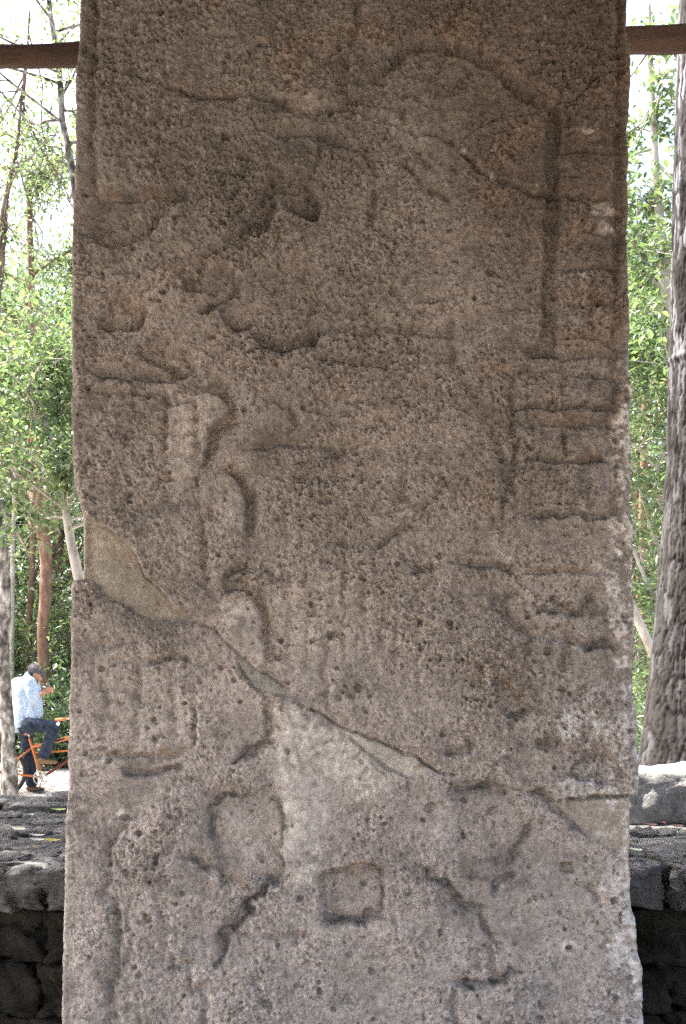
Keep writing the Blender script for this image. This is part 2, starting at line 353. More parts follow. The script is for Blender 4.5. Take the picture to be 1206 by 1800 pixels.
# -- right middle: crossing bands
stroke([(812, 984), (855, 992), (884, 999), (902, 1012)], 12, 9, 5)
stroke([(850, 1035), (880, 1060), (906, 1092), (926, 1112), (952, 1116)], 11, 12, 7); stroke([(886, 1062), (893, 1046), (906, 1040), (918, 1044)], 7, 6, 6)
stroke([(952, 1070), (985, 1078), (1016, 1078), (1034, 1056), (1046, 1042)], 12, 13, 5)
stroke([(1002, 1105), (997, 1150), (984, 1176), (975, 1180)], 9, 9, 9)
recess([(1040, 1075), (1078, 1075), (1080, 1134), (1060, 1142), (1034, 1137)], 7, 14); stroke([(1030, 1134), (1060, 1141), (1080, 1132)], 9, 10, 4)
recess([(868, 1192), (886, 1192), (912, 1216), (925, 1246), (906, 1264), (886, 1254), (870, 1225)], 9, 10); stroke([(886, 1256), (906, 1264), (926, 1248)], 7, 8, 4)
stroke([(832, 1164), (845, 1174), (857, 1190), (852, 1204), (826, 1200)], 7, 5, 10); stroke([(926, 1248), (952, 1231)], 5, 4, 4)
stroke([(772, 1296), (786, 1284)], 9, 6, 6); stroke([(775, 1320), (805, 1321), (828, 1316), (837, 1300)], 8, 8, 5)
stroke([(935, 1310), (960, 1300), (985, 1312)], 6, 7, 7); stroke([(1000, 1362), (1030, 1372), (1065, 1378), (1090, 1372)], 10, 9, 4)
recess([(1020, 1290), (1070, 1295), (1080, 1340), (1050, 1360), (1015, 1340)], 6, 16)
# -- shins and the lower fragment
stroke([(384, 1040), (420, 1030), (452, 1042), (459, 1090), (463, 1130), (466, 1182)], 13, 12, 2.8); bulge(425, 1110, 26, 60, 5)
stroke([(466, 1228), (471, 1260), (469, 1290), (461, 1308), (438, 1316), (410, 1334)], 13, 8, 3.5)
stroke([(400, 1006), (416, 1000), (432, 984)], 10, 8, 5)
stroke([(165, 1132), (205, 1135), (250, 1130)], 6, 7, 5); stroke([(265, 1165), (300, 1156), (335, 1160)], 5, 6, 5)
stroke([(170, 1330), (215, 1326), (270, 1329), (336, 1324)], 7, 4, 7); stroke([(212, 1348), (245, 1362), (290, 1356), (332, 1350)], 11, 10, 5)
stroke([(340, 1240), (342, 1270), (339, 1304)], 6, 5, 4); stroke([(240, 1225), (265, 1240), (300, 1238)], 5, 6, 6)
for x in (180, 240, 300): stroke([(x, 1180), (x + 3, 1240), (x, 1310)], 3, 7, 7)
stroke([(240, 1426), (207, 1464), (191, 1490), (188, 1530), (188, 1572), (209, 1596), (212, 1640), (205, 1672), (200, 1740), (206, 1810)], 9, 5, 10)
stroke([(270, 1560), (282, 1600), (298, 1625), (290, 1680)], 4, 5, 5)
recess([(379, 1404), (400, 1395), (440, 1400), (480, 1380), (491, 1400), (497, 1450), (499, 1500), (500, 1536), (484, 1556), (440, 1545), (392, 1560), (385, 1520), (377, 1480), (374, 1440)], 8, 8)
stroke([(376, 1470), (374, 1440), (380, 1404), (400, 1396), (432, 1397)], 10, 12, 5); stroke([(500, 1535), (499, 1500), (497, 1450), (490, 1400), (484, 1378)], 6, 4, 3, 0.5)
stroke([(502, 1548), (476, 1558), (455, 1581), (430, 1606), (411, 1627), (401, 1652), (392, 1688)], 15, 5, 14)
stroke([(326, 1503), (350, 1515), (368, 1534)], 8, 7, 5); stroke([(380, 1520), (390, 1545)], 5, 5, 5)
recess([(565, 1540), (575, 1527), (620, 1522), (660, 1520), (672, 1530), (677, 1560), (679, 1600), (670, 1618), (640, 1626), (600, 1626), (570, 1618), (563, 1580)], 13, 6, 0.6)
patch(SMO, [(555, 1510), (690, 1510), (692, 1640), (555, 1640)], 30, 0.45)
stroke([(563, 1610), (564, 1560), (566, 1540), (577, 1527), (620, 1522), (660, 1520), (672, 1530), (677, 1560), (678, 1612)], 2.5, 3, 5, 0.8, False)
stroke([(566, 1614), (600, 1623), (640, 1623), (674, 1612)], 9, 10, 3.5)
stroke([(465, 1648), (505, 1642), (545, 1641)], 4, 4, 7); bulge(527, 1430, 34, 110, 7)
recess([(808, 1386), (862, 1382), (905, 1400), (939, 1440), (926, 1480), (909, 1511), (876, 1546), (832, 1547), (808, 1530), (805, 1480), (810, 1420)], 8, 9)
stroke([(806, 1420), (807, 1390), (835, 1384), (866, 1388)], 11, 11, 5); stroke([(940, 1440), (926, 1480), (905, 1512)], 8, 6, 9)
stroke([(742, 1530), (762, 1534), (786, 1551), (797, 1572), (816, 1590), (844, 1596)], 13, 5, 11); stroke([(866, 1562), (890, 1554), (907, 1541)], 11, 8, 4)
stroke([(845, 1600), (856, 1632), (870, 1660), (888, 1676)], 9, 7, 6)
stroke([(798, 1732), (850, 1733), (880, 1722), (918, 1709)], 12, 10, 5); stroke([(832, 1672), (860, 1666), (868, 1690), (868, 1725)], 6, 4, 6)
stroke([(800, 1740), (801, 1800), (798, 1860)], 7, 6, 5); stroke([(925, 1390), (960, 1394), (992, 1420), (1012, 1444), (1040, 1470)], 10, 7, 8)
recess([(985, 1520), (1010, 1520), (1012, 1537), (996, 1540), (983, 1532)], 8, 7); stroke([(1038, 1555), (1050, 1572), (1060, 1588)], 9, 5, 8)
stroke([(363, 1720), (360, 1780), (362, 1850)], 7, 6, 6); stroke([(440, 1720), (460, 1740), (480, 1790)], 5, 6, 6)
stroke([(300, 1680), (330, 1700), (350, 1760)], 4, 6, 6); stroke([(690, 1590), (694, 1660)], 3, 4, 4)

# -- faint worn glyph blocks and costume lines
def grid(xs, ys, d, j=4):
    for y in ys:
        for a, b_ in zip(xs[:-1], xs[1:]):
            if rng.random() < 0.8: k = rng.uniform(-j, j, 3); stroke([(a + 6, y + k[0]), ((a + b_) / 2, y + k[1]), (b_ - 6, y + k[2])], d * rng.uniform(.5, 1.2), 6, 4)
    for x in xs:
        for a, b_ in zip(ys[:-1], ys[1:]):
            if rng.random() < 0.8: k = rng.uniform(-j, j, 3); stroke([(x + k[0], a + 5), (x + k[1], (a + b_) / 2), (x + k[2], b_ - 5)], d * rng.uniform(.5, 1.2), 5, 5)
    for a, b_ in zip(xs[:-1], xs[1:]):
        for c_, e_ in zip(ys[:-1], ys[1:]):
            bulge((a + b_) / 2, (c_ + e_) / 2, (b_ - a) * .38, (e_ - c_) * .38, rng.uniform(1, 3))
            for q in range(2):
                x, y = rng.uniform(a + 12, b_ - 12), rng.uniform(c_ + 8, e_ - 8); a0 = rng.uniform(0, 6.3); r_ = rng.uniform(6, 14)
                stroke([(x + r_ * math.cos(a0 + .6 * i), y + .8 * r_ * math.sin(a0 + .6 * i)) for i in range(5)], d * rng.uniform(.5, 1.1), 4, 4)
grid([168, 226, 288], [-60, 20, 72, 145, 215, 268, 322], 2.0)
grid([168, 230, 292], [680, 720, 760, 802, 850, 893], 1.8)
grid([165, 245, 340], [1120, 1162, 1215, 1266, 1322], 2.2)
grid([988, 1036, 1080], [205, 262, 305, 345, 430, 470, 536, 597, 660, 716], 1.8)
grid([908, 955, 994, 1036, 1078], [716, 744, 808, 850, 906, 955, 1004], 1.6)
grid([225, 290, 360], [1380, 1440, 1500, 1570, 1640, 1700], 1.6, 8)
for x in (478, 505, 540, 590, 640, 668, 700, 735): stroke([(x + rng.uniform(-5, 5), 1000 + rng.uniform(-30, 30)), (x + rng.uniform(-4, 4), 1100), (x + rng.uniform(-5, 5), 1210 + rng.uniform(-30, 20))], 1.8, 6, 6)
for _ in range(60):                                         # scraps of costume: short arcs, beads, folds
    x, y = rng.uniform(430, 860), rng.uniform(20, 1000); a0 = rng.uniform(0, 6.3); r_ = rng.uniform(10, 34); sp_ = rng.uniform(0.6, 2.2)
    stroke([(x + r_ * math.cos(a0 + sp_ * i / 5), y + .75 * r_ * math.sin(a0 + sp_ * i / 5)) for i in range(6)], rng.uniform(1.2, 3.2), rng.uniform(4, 9), rng.uniform(3, 7))
for _ in range(26):
    x, y = rng.uniform(420, 980), rng.uniform(1420, 1850); a0 = rng.uniform(0, 6.3); r_ = rng.uniform(10, 40); sp_ = rng.uniform(0.6, 2.0)
    stroke([(x + r_ * math.cos(a0 + sp_ * i / 5), y + r_ * math.sin(a0 + sp_ * i / 5)) for i in range(6)], rng.uniform(1, 2.6), rng.uniform(4, 9), rng.uniform(3, 7))

# -- mortar fillings and breaks
C1 = [(60, 118), (172, 117), (205, 120), (245, 132), (290, 149), (330, 160), (365, 171), (380, 170), (430, 167), (480, 172), (540, 183), (600, 186), (655, 200), (700, 218), (730, 227), (760, 226), (780, 238), (805, 250), (815, 268), (830, 285), (843, 300), (862, 318), (880, 318), (905, 326), (925, 338), (945, 342), (985, 342), (1010, 350), (1050, 365), (1080, 375), (1160, 385)]
C2 = [(808, 250), (830, 229), (860, 214), (875, 208), (920, 202), (950, 198), (965, 192), (985, 180), (1015, 170), (1030, 155), (1045, 138), (1075, 122), (1108, 114), (1160, 108)]
C3 = [(60, 1019), (126, 1020), (145, 1021), (160, 1024), (340, 1092), (358, 1100), (378, 1107), (390, 1120), (410, 1141), (430, 1158), (450, 1175), (470, 1186), (500, 1207), (520, 1231), (545, 1246), (570, 1259), (600, 1279), (640, 1293), (680, 1310), (730, 1332), (770, 1358), (800, 1362), (830, 1371), (880, 1384), (930, 1391), (985, 1407), (1010, 1402), (1060, 1398), (1112, 1397), (1160, 1396)]
MORT = [[(100, 906), (143, 906), (160, 912), (205, 940), (226, 956), (240, 976), (250, 1010), (275, 1031), (300, 1056), (330, 1086), (342, 1092), (310, 1093), (270, 1086), (235, 1076), (200, 1056), (175, 1036), (160, 1023), (100, 1020)],
        [(413, 1146), (430, 1159), (450, 1176), (475, 1184), (495, 1200), (510, 1219), (524, 1234), (500, 1229), (480, 1223), (460, 1216), (445, 1206), (430, 1186), (419, 1172)],
        [(603, 1282), (640, 1292), (680, 1309), (730, 1330), (750, 1348), (772, 1358), (740, 1361), (715, 1363), (690, 1354), (665, 1336), (640, 1320)],
        [(1005, 1404), (1050, 1399), (1160, 1397), (1160, 1560), (1108, 1545), (1092, 1512), (1065, 1490), (1035, 1466), (1010, 1441), (988, 1412)]]
# the slab below and above the break bevels towards it
stroke(C3, 2.6, 14, 16, 1.5, False)
MID = np.zeros((RH, RW), np.uint8); MM = np.zeros((RH, RW), np.float32)
for i, (pl, dep) in enumerate(zip(MORT, (12, 6, 3, 11))):
    b = box(pl, 20); sd = sdpoly(pl, b, 0.7); MID[b] = np.where(sd < 0, i + 1, MID[b])
    m_ = smooth((2.5 - sd) / 5.0); MM[b] = np.maximum(MM[b], m_)
    H[b] = H[b] * (1 - m_ * 0.85) - dep * m_
for a, bb, d in ((0.0, 1.0, 3),): stroke(C1, 4, 3, 5, 1, False)
stroke([(172, 117), (190, 118), (206, 121)], 12, 1.6, 1.6, 0.3); stroke([(290, 149), (330, 160), (365, 171), (380, 170), (430, 167)], 16, 1.8, 1.8, 0.3)
stroke([(808, 249), (830, 229), (860, 214)], 6, 1.6, 1.6, 0.2); stroke(C2[2:], 8, 1.5, 1.5, 0.2, False)
stroke(C1[20:28], 7, 2.0, 2.4, 0.3, False); stroke([(815, 268), (830, 285), (843, 300)], 6, 3, 3, 0.3); stroke([(925, 338), (945, 342), (985, 342)], 8, 3, 5, 0.3)
stroke(C3[4:13], 7, 2.0, 2.0, 0.4, False); stroke([(160, 912), (205, 940), (226, 956), (240, 976), (250, 1010), (275, 1031), (300, 1056), (340, 1092)], 7, 2, 2, 0.5)
stroke(C3[14:22], 10, 1.8, 1.8, 0.4, False); stroke([(640, 1291), (680, 1308), (730, 1329), (750, 1347), (770, 1357), (785, 1352)], 8, 1.6, 1.6, 0.4)
stroke([(605, 1284), (640, 1320), (665, 1337), (690, 1355), (715, 1364)], 8, 2.2, 2.2, 0.4); stroke(C3[22:27], 7, 1.6, 1.8, 0.6, False); stroke([(1000, 1404), (1060, 1400), (1125, 1398)], 14, 2.5, 3.5, 0.4, False)
stroke([(417, 1165), (430, 1187), (445, 1207), (462, 1217), (520, 1232)], 7, 2, 2, 0.4)

# -- how rough each region is
ROUGH = 0.46 + 0.38 * smooth((1150 - YY) / 500) + 0.12 * n70 + 0.08 * n30
for pl, k in (([(300, 690), (344, 690), (344, 850), (305, 850)], 0.8), ([(350, 690), (395, 700), (380, 740), (355, 790)], 0.6), ([(395, 850), (432, 860), (430, 930), (395, 930)], 0.5), ([(395, 1050), (455, 1050), (462, 1170), (440, 1150), (400, 1110)], 0.75),
              ([(470, 1250), (560, 1260), (720, 1360), (640, 1440), (560, 1560), (505, 1560), (490, 1380)], 0.7), ([(380, 1410), (495, 1400), (498, 1530), (390, 1540)], 0.55), ([(690, 1400), (800, 1400), (800, 1560), (690, 1560)], 0.3), ([(1010, 1405), (1110, 1400), (1105, 1540)], 0.6), ([(130, -150), (162, -150), (158, 330), (128, 330)], 0.55)):
    patch(SMO, pl, 30, k)
ROUGH *= (1 - 0.75 * SMO) * (1 - 0.86 * MM)
nod = np.abs(nc) * 1.2 + np.abs(nb) * 0.9 + np.abs(n7 + 0.5 * n2) * 0.7
gr = 1.6 * gn(0.9) + 1.7 * n2 + 1.1 * n4 + 0.6 * n7 + 0.8 * n12
VAR = np.clip(1 + 0.35 * gn(45), 0.4, 1.7)
H += ROUGH * VAR * (0.6 * (nod - nod.mean()) + 0.72 * gr)
H -= ROUGH * VAR * (4.0 * np.clip(gn(1.6) - 1.0, 0, 2) + 3.2 * np.clip(gn(3.6) - 1.5, 0, 2) + 3.5 * np.clip(gn(7) - 1.7, 0, 2))
# fine bedding streaks in the upper part
H += 0.55 * gn(9, 2.4) * smooth((900 - YY) / 400) * (1 - SMO) * (1 - MM)
# solution pits and shell casts
PIT = np.zeros((RH, RW), np.float32)
def pit(x, y, r, d, rim=0):
    b = box([(x, y)], r + 4)
    rr = np.hypot(XX[b] - x + 0.5 * wx[b], (YY[b] - y + 0.5 * wy[b]) * 1.1) / r
    H[b] -= d * np.sqrt(np.clip(1 - rr * rr, 0, 1)); PIT[b] = np.maximum(PIT[b], np.clip(1.2 - rr, 0, 1) * 0.5)
    if rim: H[b] += rim * np.exp(-((rr - 1.15) / 0.3) ** 2)
for _ in range(6500):
    x, y = rng.uniform(110, 1135), rng.uniform(-140, 2000)
    if n30[int(y - Y0), int(x - X0)] + 0.7 * n12[int(y - Y0), int(x - X0)] < rng.normal(0, 0.7) or MM[int(y - Y0), int(x - X0)] > 0.3 or rng.random() < SMO[int(y - Y0), int(x - X0)]: continue
    r = 1.3 + rng.exponential(1.15) * (1.3 if y > 1050 else 0.9); r = min(r, 9); pit(x, y, r, r * rng.uniform(1.0, 2.2))
for x, y, r in ((760, 806, 4.5), (265, 388, 5), (397, 237, 9), (260, 1615, 9), (247, 1622, 6), (522, 1733, 5), (488, 1157, 8), (550, 1125, 6), (985, 1212, 7), (268, 1264, 5), (790, 1100, 8), (690, 1180, 5), (735, 1520, 4), (868, 1490, 5), (745, 1440, 6), (930, 1525, 5), (1000, 1220, 6), (775, 1640, 6), (800, 1605, 5), (655, 1710, 7), (640, 1555, 6), (398, 1007, 6), (1060, 1220, 6), (300, 1435, 6), (275, 1460, 5), (320, 1570, 6), (235, 1700, 6), (850, 1635, 4), (970, 1630, 4)): pit(x, y, r, r * 1.5)
for x, y, r in ((190, 1338, 6), (219, 1436, 7), (1003, 1668, 7)):
    pit(x, y, r, r * 1.4, 4); b = box([(x, y)], 26); rr = np.hypot(XX[b] - x, YY[b] - y) / r
    PALE[b] = np.maximum(PALE[b], 0.95 * np.exp(-((rr - 1.5) / 0.75) ** 2))
for _ in range(130):                                       # crescent shell casts
    x, y = rng.uniform(130, 1110), rng.uniform(450, 1850)
    if y < 1100 and rng.random() < 0.6: continue
    a0 = rng.uniform(0, 6.3); r = rng.uniform(4, 10); sp = rng.uniform(2, 5.5)
    stroke([(x + r * math.cos(a0 + sp * i / 6), y + r * math.sin(a0 + sp * i / 6)) for i in range(7)], rng.uniform(2, 4.5), 1.5, 1.5, 0.2)

# -- colour of the stone: weathered limestone with stains, shade painted towards the head and along ledges
def C(*c): return np.array(c, np.float32)
tt = (np.clip((1290 - YY + 90 * n70 + 40 * n30) / 1150, 0, 1) ** 0.85)[..., None]  # darker towards the head: patina plus the roof's shade painted in
ALB = C(0.415, 0.374, 0.341) * (1 - tt) + C(0.222, 0.198, 0.176) * tt
br = (smooth((XX + 45 * n70 + 22 * n30 - 620) / 430) * smooth((760 - YY + 60 * n70) / 500))[..., None]
ALB = ALB * (1 - 0.75 * br) + C(0.160, 0.121, 0.092) * 0.7 * br
oc = np.clip(0.5 * n70 + 0.6 * n30 + 0.3 * n12 - 1.0, 0, 1)[..., None] * 0.3 * (0.4 + 0.6 * tt); ALB = ALB * (1 - oc) + C(0.25, 0.175, 0.12) * oc
ALB *= (1 + 0.065 * n4 + 0.085 * n12 + 0.085 * n30 + 0.05 * n2)[..., None]
sp = np.clip(1.0 * gn(1.0) + 0.7 * gn(2.3) + 0.4 * n30 + 0.45 * n12 - 0.85, 0, 1.1)[..., None] * (0.44 * (1 - SMO * 0.8) * (1 - MM))[..., None]
ALB *= 1 - np.clip(sp, 0, 0.5)
gp = np.clip(0.8 * gn(16) + 0.6 * gn(5) + 0.25 * n70 - 1.0, 0, 1)[..., None] * 0.45 * (1 - MM)[..., None]; ALB = ALB * (1 - gp) + C(0.12, 0.112, 0.102) * gp
for pl, c, k in ((MORT[0], C(0.335, 0.305, 0.252), 1), (MORT[1], C(0.27, 0.26, 0.235), 1), (MORT[2], C(0.43, 0.405, 0.355), 1), (MORT[3], C(0.36, 0.32, 0.265), 0.8)):
    b = box(pl, 12); m_ = smooth((2.5 - sdpoly(pl, b, 0.7)) / 5)[..., None] * k
    ALB[b] = ALB[b] * (1 - m_) + (c * (1 + 0.10 * n30[b] + 0.09 * n12[b] + 0.07 * n2[b] - 0.3 * np.clip(n4[b] - 1.6, 0, 1))[..., None]) * m_
for pl, k in (([(470, 1240), (560, 1262), (610, 1300), (700, 1365), (640, 1400), (575, 1420), (560, 1540), (510, 1570), (497, 1450), (484, 1370)], 0.85), ([(302, 690), (343, 690), (343, 850), (310, 850)], 0.5), ([(400, 1055), (455, 1055), (460, 1165), (420, 1130)], 0.5), ([(350, 690), (392, 702), (378, 740), (352, 790)], 0.35), ([(400, 860), (430, 865), (428, 925), (402, 920)], 0.4), ([(390, 1420), (430, 1410), (450, 1500), (400, 1520)], 0.3), ([(500, 168), (575, 176), (585, 190), (530, 186)], 0.4), ([(640, 200), (730, 222), (760, 236), (700, 230)], 0.4)): patch(PALE, pl, 34, k)
for x, y, r in ((1065, 400, 12), (1035, 225, 8), (1060, 372, 16), (1030, 490, 7), (1022, 530, 6), (1060, 560, 4), (985, 275, 3), (962, 28, 3), (830, 82, 3), (863, 272, 4), (870, 317, 5), (935, 340, 6), (815, 262, 5)):
    patch(PALE, [(x + r * math.cos(a) * 1.1, y + r * math.sin(a)) for a in np.linspace(0, 6.28, 9)[:-1]], 6, 0.55)
LICH = np.zeros((RH, RW), np.float32)
rl = np.clip(0.8 * gn(9) + 0.7 * gn(3.5) + 0.5 * gn(1.8) + 0.1, 0, 1) * np.maximum(smooth((XX - 1050 + 12 * n12) / 45) * smooth((YY - 560) / 200) * 0.95, smooth((XX - 985 + 30 * n30) / 90) * smooth((YY - 1180) / 80) * smooth((1420 - YY) / 15) * 0.8)
rl = np.maximum(rl, np.clip(0.9 * gn(8) + 0.5 * gn(3) - 0.3, 0, 1) * smooth((XX - 1062 + 16 * n12) / 40) * smooth((YY - 1480) / 80) * 0.8)
LICH = np.maximum(LICH, np.clip(rl * 1.5, 0, 1))
patch(LICH, [(990, 1372), (1010, 1368), (1020, 1384), (1110, 1384), (1125, 1394), (1060, 1397), (1010, 1402), (996, 1396)], 10, 0.8)
PALE *= np.clip(0.85 + 0.25 * n4 + 0.15 * n12, 0, 1.1)
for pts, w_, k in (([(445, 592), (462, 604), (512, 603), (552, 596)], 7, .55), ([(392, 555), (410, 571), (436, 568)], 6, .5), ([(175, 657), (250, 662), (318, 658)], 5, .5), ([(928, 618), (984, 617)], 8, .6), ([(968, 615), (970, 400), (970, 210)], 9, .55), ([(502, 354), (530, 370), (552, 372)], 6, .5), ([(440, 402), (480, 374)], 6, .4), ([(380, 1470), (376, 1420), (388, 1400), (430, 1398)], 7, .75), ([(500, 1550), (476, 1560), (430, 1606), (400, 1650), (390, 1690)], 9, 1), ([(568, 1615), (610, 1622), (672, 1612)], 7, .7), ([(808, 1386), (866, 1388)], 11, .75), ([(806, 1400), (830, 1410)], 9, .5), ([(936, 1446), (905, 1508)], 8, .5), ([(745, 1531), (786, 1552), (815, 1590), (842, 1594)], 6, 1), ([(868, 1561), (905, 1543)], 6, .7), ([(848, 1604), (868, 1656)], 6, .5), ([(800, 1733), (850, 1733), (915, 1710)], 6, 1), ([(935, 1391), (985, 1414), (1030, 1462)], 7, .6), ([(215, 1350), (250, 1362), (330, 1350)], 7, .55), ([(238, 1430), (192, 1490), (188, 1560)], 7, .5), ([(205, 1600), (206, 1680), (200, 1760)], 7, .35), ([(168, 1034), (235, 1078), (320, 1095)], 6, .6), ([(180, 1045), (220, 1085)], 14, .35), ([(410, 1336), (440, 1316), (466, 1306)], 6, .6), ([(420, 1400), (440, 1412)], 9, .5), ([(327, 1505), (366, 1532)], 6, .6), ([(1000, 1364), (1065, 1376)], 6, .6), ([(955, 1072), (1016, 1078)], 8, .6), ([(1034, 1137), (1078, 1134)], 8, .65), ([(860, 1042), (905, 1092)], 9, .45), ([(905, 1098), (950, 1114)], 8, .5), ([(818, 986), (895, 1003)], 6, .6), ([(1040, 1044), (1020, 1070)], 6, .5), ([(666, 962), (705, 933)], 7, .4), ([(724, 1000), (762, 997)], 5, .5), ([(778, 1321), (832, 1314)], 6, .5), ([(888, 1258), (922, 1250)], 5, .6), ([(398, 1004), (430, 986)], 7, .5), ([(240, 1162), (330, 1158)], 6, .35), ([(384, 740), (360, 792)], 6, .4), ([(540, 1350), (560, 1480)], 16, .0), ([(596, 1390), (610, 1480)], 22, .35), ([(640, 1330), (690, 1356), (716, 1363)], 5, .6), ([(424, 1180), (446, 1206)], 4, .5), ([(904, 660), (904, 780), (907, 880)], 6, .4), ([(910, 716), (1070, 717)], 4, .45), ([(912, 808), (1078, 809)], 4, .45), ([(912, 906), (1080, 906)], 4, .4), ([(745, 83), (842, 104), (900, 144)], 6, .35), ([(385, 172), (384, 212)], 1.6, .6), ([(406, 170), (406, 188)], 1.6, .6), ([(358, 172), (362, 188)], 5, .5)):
    stain_shade(ALGAE_SHADE, pts, w_, k)  # grey algae lines that also paint the ledge shadows
for pts, w_, k in (([(190, 337), (240, 332), (316, 328)], 6, .6), ([(585, 1530), (625, 1521), (665, 1522)], 6, .7), ([(674, 1540), (677, 1590)], 4, .4), ([(410, 1548), (432, 1552)], 9, .6), ([(380, 1530), (392, 1550)], 6, .5), ([(812, 1534), (835, 1546), (860, 1544)], 6, .6), ([(175, 1328), (270, 1330), (330, 1325)], 5, .6), ([(182, 1400), (224, 1404)], 8, .45), ([(470, 1646), (540, 1641)], 5, .5), ([(845, 1668), (864, 1690), (866, 1720)], 5, .5), ([(987, 1522), (1010, 1524)], 7, .6), ([(470, 70), (540, 66)], 12, .5), ([(395, 1045), (450, 1040)], 8, .4), ([(380, 830), (425, 850)], 9, .45), ([(355, 682), (392, 694)], 7, .4), ([(205, 520), (250, 534)], 8, .4), ([(275, 575), (300, 588)], 6, .45), ([(320, 605), (340, 628)], 6, .5), ([(350, 468), (400, 466)], 7, .35), ([(950, 736), (1070, 738)], 7, .4), ([(1000, 802), (1060, 802)], 7, .45), ([(930, 1003), (1040, 1003)], 7, .5), ([(990, 520), (1070, 530)], 14, .4), ([(1000, 600), (1070, 590)], 16, .45), ([(890, 1196), (915, 1220), (925, 1244)], 5, .6), ([(835, 1165), (856, 1188)], 5, .5), ([(960, 1300), (1000, 1330)], 16, .4), ([(1020, 1310), (1070, 1330)], 18, .5), ([(205, 938), (250, 1008), (330, 1084)], 4, .6), ([(640, 1290), (740, 1334), (770, 1356)], 3, .6), ([(452, 1050), (462, 1120)], 4, .4), ([(1028, 1400), (1050, 1392)], 8, .5), ([(205, 1595), (212, 1610)], 5, .4), ([(300, 1730), (420, 1720)], 9, .3), ([(860, 820), (840, 900)], 18, .25), ([(880, 640), (850, 660)], 12, .3), ([(290, 150), (420, 160)], 7, .35)):
    stain_shade(RUST, pts, w_, k)
LICH *= np.clip(0.8 + 0.3 * n4 + 0.3 * n2, 0, 1)
for A, c in ((LICH, C(0.62, 0.61, 0.59)), (PALE, C(0.53, 0.50, 0.46)), (RUST, C(0.245, 0.170, 0.110)), (ALGAE_SHADE, C(0.092, 0.092, 0.088))):
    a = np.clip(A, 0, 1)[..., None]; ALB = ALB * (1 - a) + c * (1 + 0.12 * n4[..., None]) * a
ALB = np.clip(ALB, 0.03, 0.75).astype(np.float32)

# -- mesh: closed rings from foot to head
LX = np.array([(-150, 141), (0, 139), (60, 137), (110, 135), (114, 133), (250, 130), (400, 127), (450, 126), (500, 125), (800, 125), (830, 127), (850, 130), (870, 134), (890, 139), (905, 144), (1016, 145), (1021, 126), (1040, 125), (1150, 122), (1250, 120), (1340, 118), (1400, 117), (1500, 112), (1600, 110), (1700, 108), (1800, 107), (2300, 100)], float)
RX = np.array([(-150, 1106), (0, 1107), (60, 1108), (75, 1111), (200, 1108), (400, 1106), (440, 1104), (500, 1108), (700, 1111), (800, 1113), (1000, 1114), (1060, 1117), (1200, 1118), (1300, 1124), (1390, 1127), (1397, 1126), (1401, 1112), (1450, 1111), (1540, 1109), (1600, 1116), (1620, 1122), (1680, 1125), (1700, 1131), (1800, 1136), (2300, 1150)], float)
rows = np.concatenate([np.linspace(-140, -12, 40, endpoint=False), np.arange(-12, 1812, 1.62), np.linspace(1812, 2240, 90)])
NR = len(rows); NF = 630; NS = 26; NBK = 10; T = 235.0
def n1(s, seed):
    r_ = np.random.default_rng(seed).standard_normal(2400); k = np.exp(-0.5 * (np.arange(-30, 31) / s) ** 2); v = np.convolve(r_, k / k.sum(), 'same'); v /= v.std()
    return np.interp(rows, np.arange(2400) - 150, v)
xl = np.interp(rows, LX[:, 0], LX[:, 1]) + 0.3 * n1(2, 1) + 0.45 * n1(7, 2) + 0.6 * n1(20, 22)
xr = np.interp(rows, RX[:, 0], RX[:, 1]) + 0.35 * n1(2, 3) + 0.5 * n1(7, 4) + 0.7 * n1(22, 23)
topround = np.clip((-60 - rows) / 80, 0, 1) ** 2 * 30
xl = xl + topround; xr = xr - topround
re_l = 8 + 2 * n1(20, 5); re_r = 14 + 5 * n1(14, 6)
u = np.linspace(0, 1, NF)[None]
FX = xl[:, None] + (xr - xl)[:, None] * u; FY = np.repeat(rows[:, None], NF, 1)
def samp(A, x, y):
    x = np.clip(x - X0, 0, RW - 1.001); y = np.clip(y - Y0, 0, RH - 1.001); i = x.astype(int); j = y.astype(int); a = x - i; c = y - j
    if A.ndim == 3: a = a[..., None]; c = c[..., None]
    return (A[j, i] * (1 - a) + A[j, i + 1] * a) * (1 - c) + (A[j + 1, i] * (1 - a) + A[j + 1, i + 1] * a) * c
FH = samp(H, FX, FY)
def edge(d, r):
    q = np.clip(r - d, 0, r); return r - np.sqrt(np.maximum(r * r - q * q, 0))
eL = edge(FX - xl[:, None], re_l[:, None]); eR = edge(xr[:, None] - FX, re_r[:, None])
fadeE = np.clip(np.minimum(FX - xl[:, None], xr[:, None] - FX) / 14, 0.35, 1)
FD = -(FH * fadeE) + eL + eR                                   # depth behind the face plane
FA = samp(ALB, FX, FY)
ts = np.linspace(0, 1, NS + 2)[1:-1][None] ** 1.5
def side(x, r, sgn, off):
    D = FD[:, :1 if sgn < 0 else None][:, -1:] ; D = D + (T - D) * ts
    yy = np.repeat(rows[:, None], NS, 1); sx = 300 + off + D
    return x[:, None] + sgn * (-0.6) * samp(n7, sx, yy) * 1.6 * np.minimum(ts * 6, 1) + sgn * 1.5 * samp(n30, sx, yy) * np.minimum(ts * 3, 1), yy, D, samp(ALB, np.clip(sx, 0, 1100) * 0 + sx, np.clip(yy, 400, 2000))
Lx, Ly, Ld, La = side(xl, re_l, -1, 0); Rx, Ry, Rd, Ra = side(xr, re_r, 1, 300)
tb = np.linspace(0, 1, NBK + 2)[1:-1][None]
Bx = xr[:, None] + (xl - xr)[:, None] * tb; By = np.repeat(rows[:, None], NBK, 1); Bd = T + 8 * np.sin(By * 0.01 + Bx * 0.02)
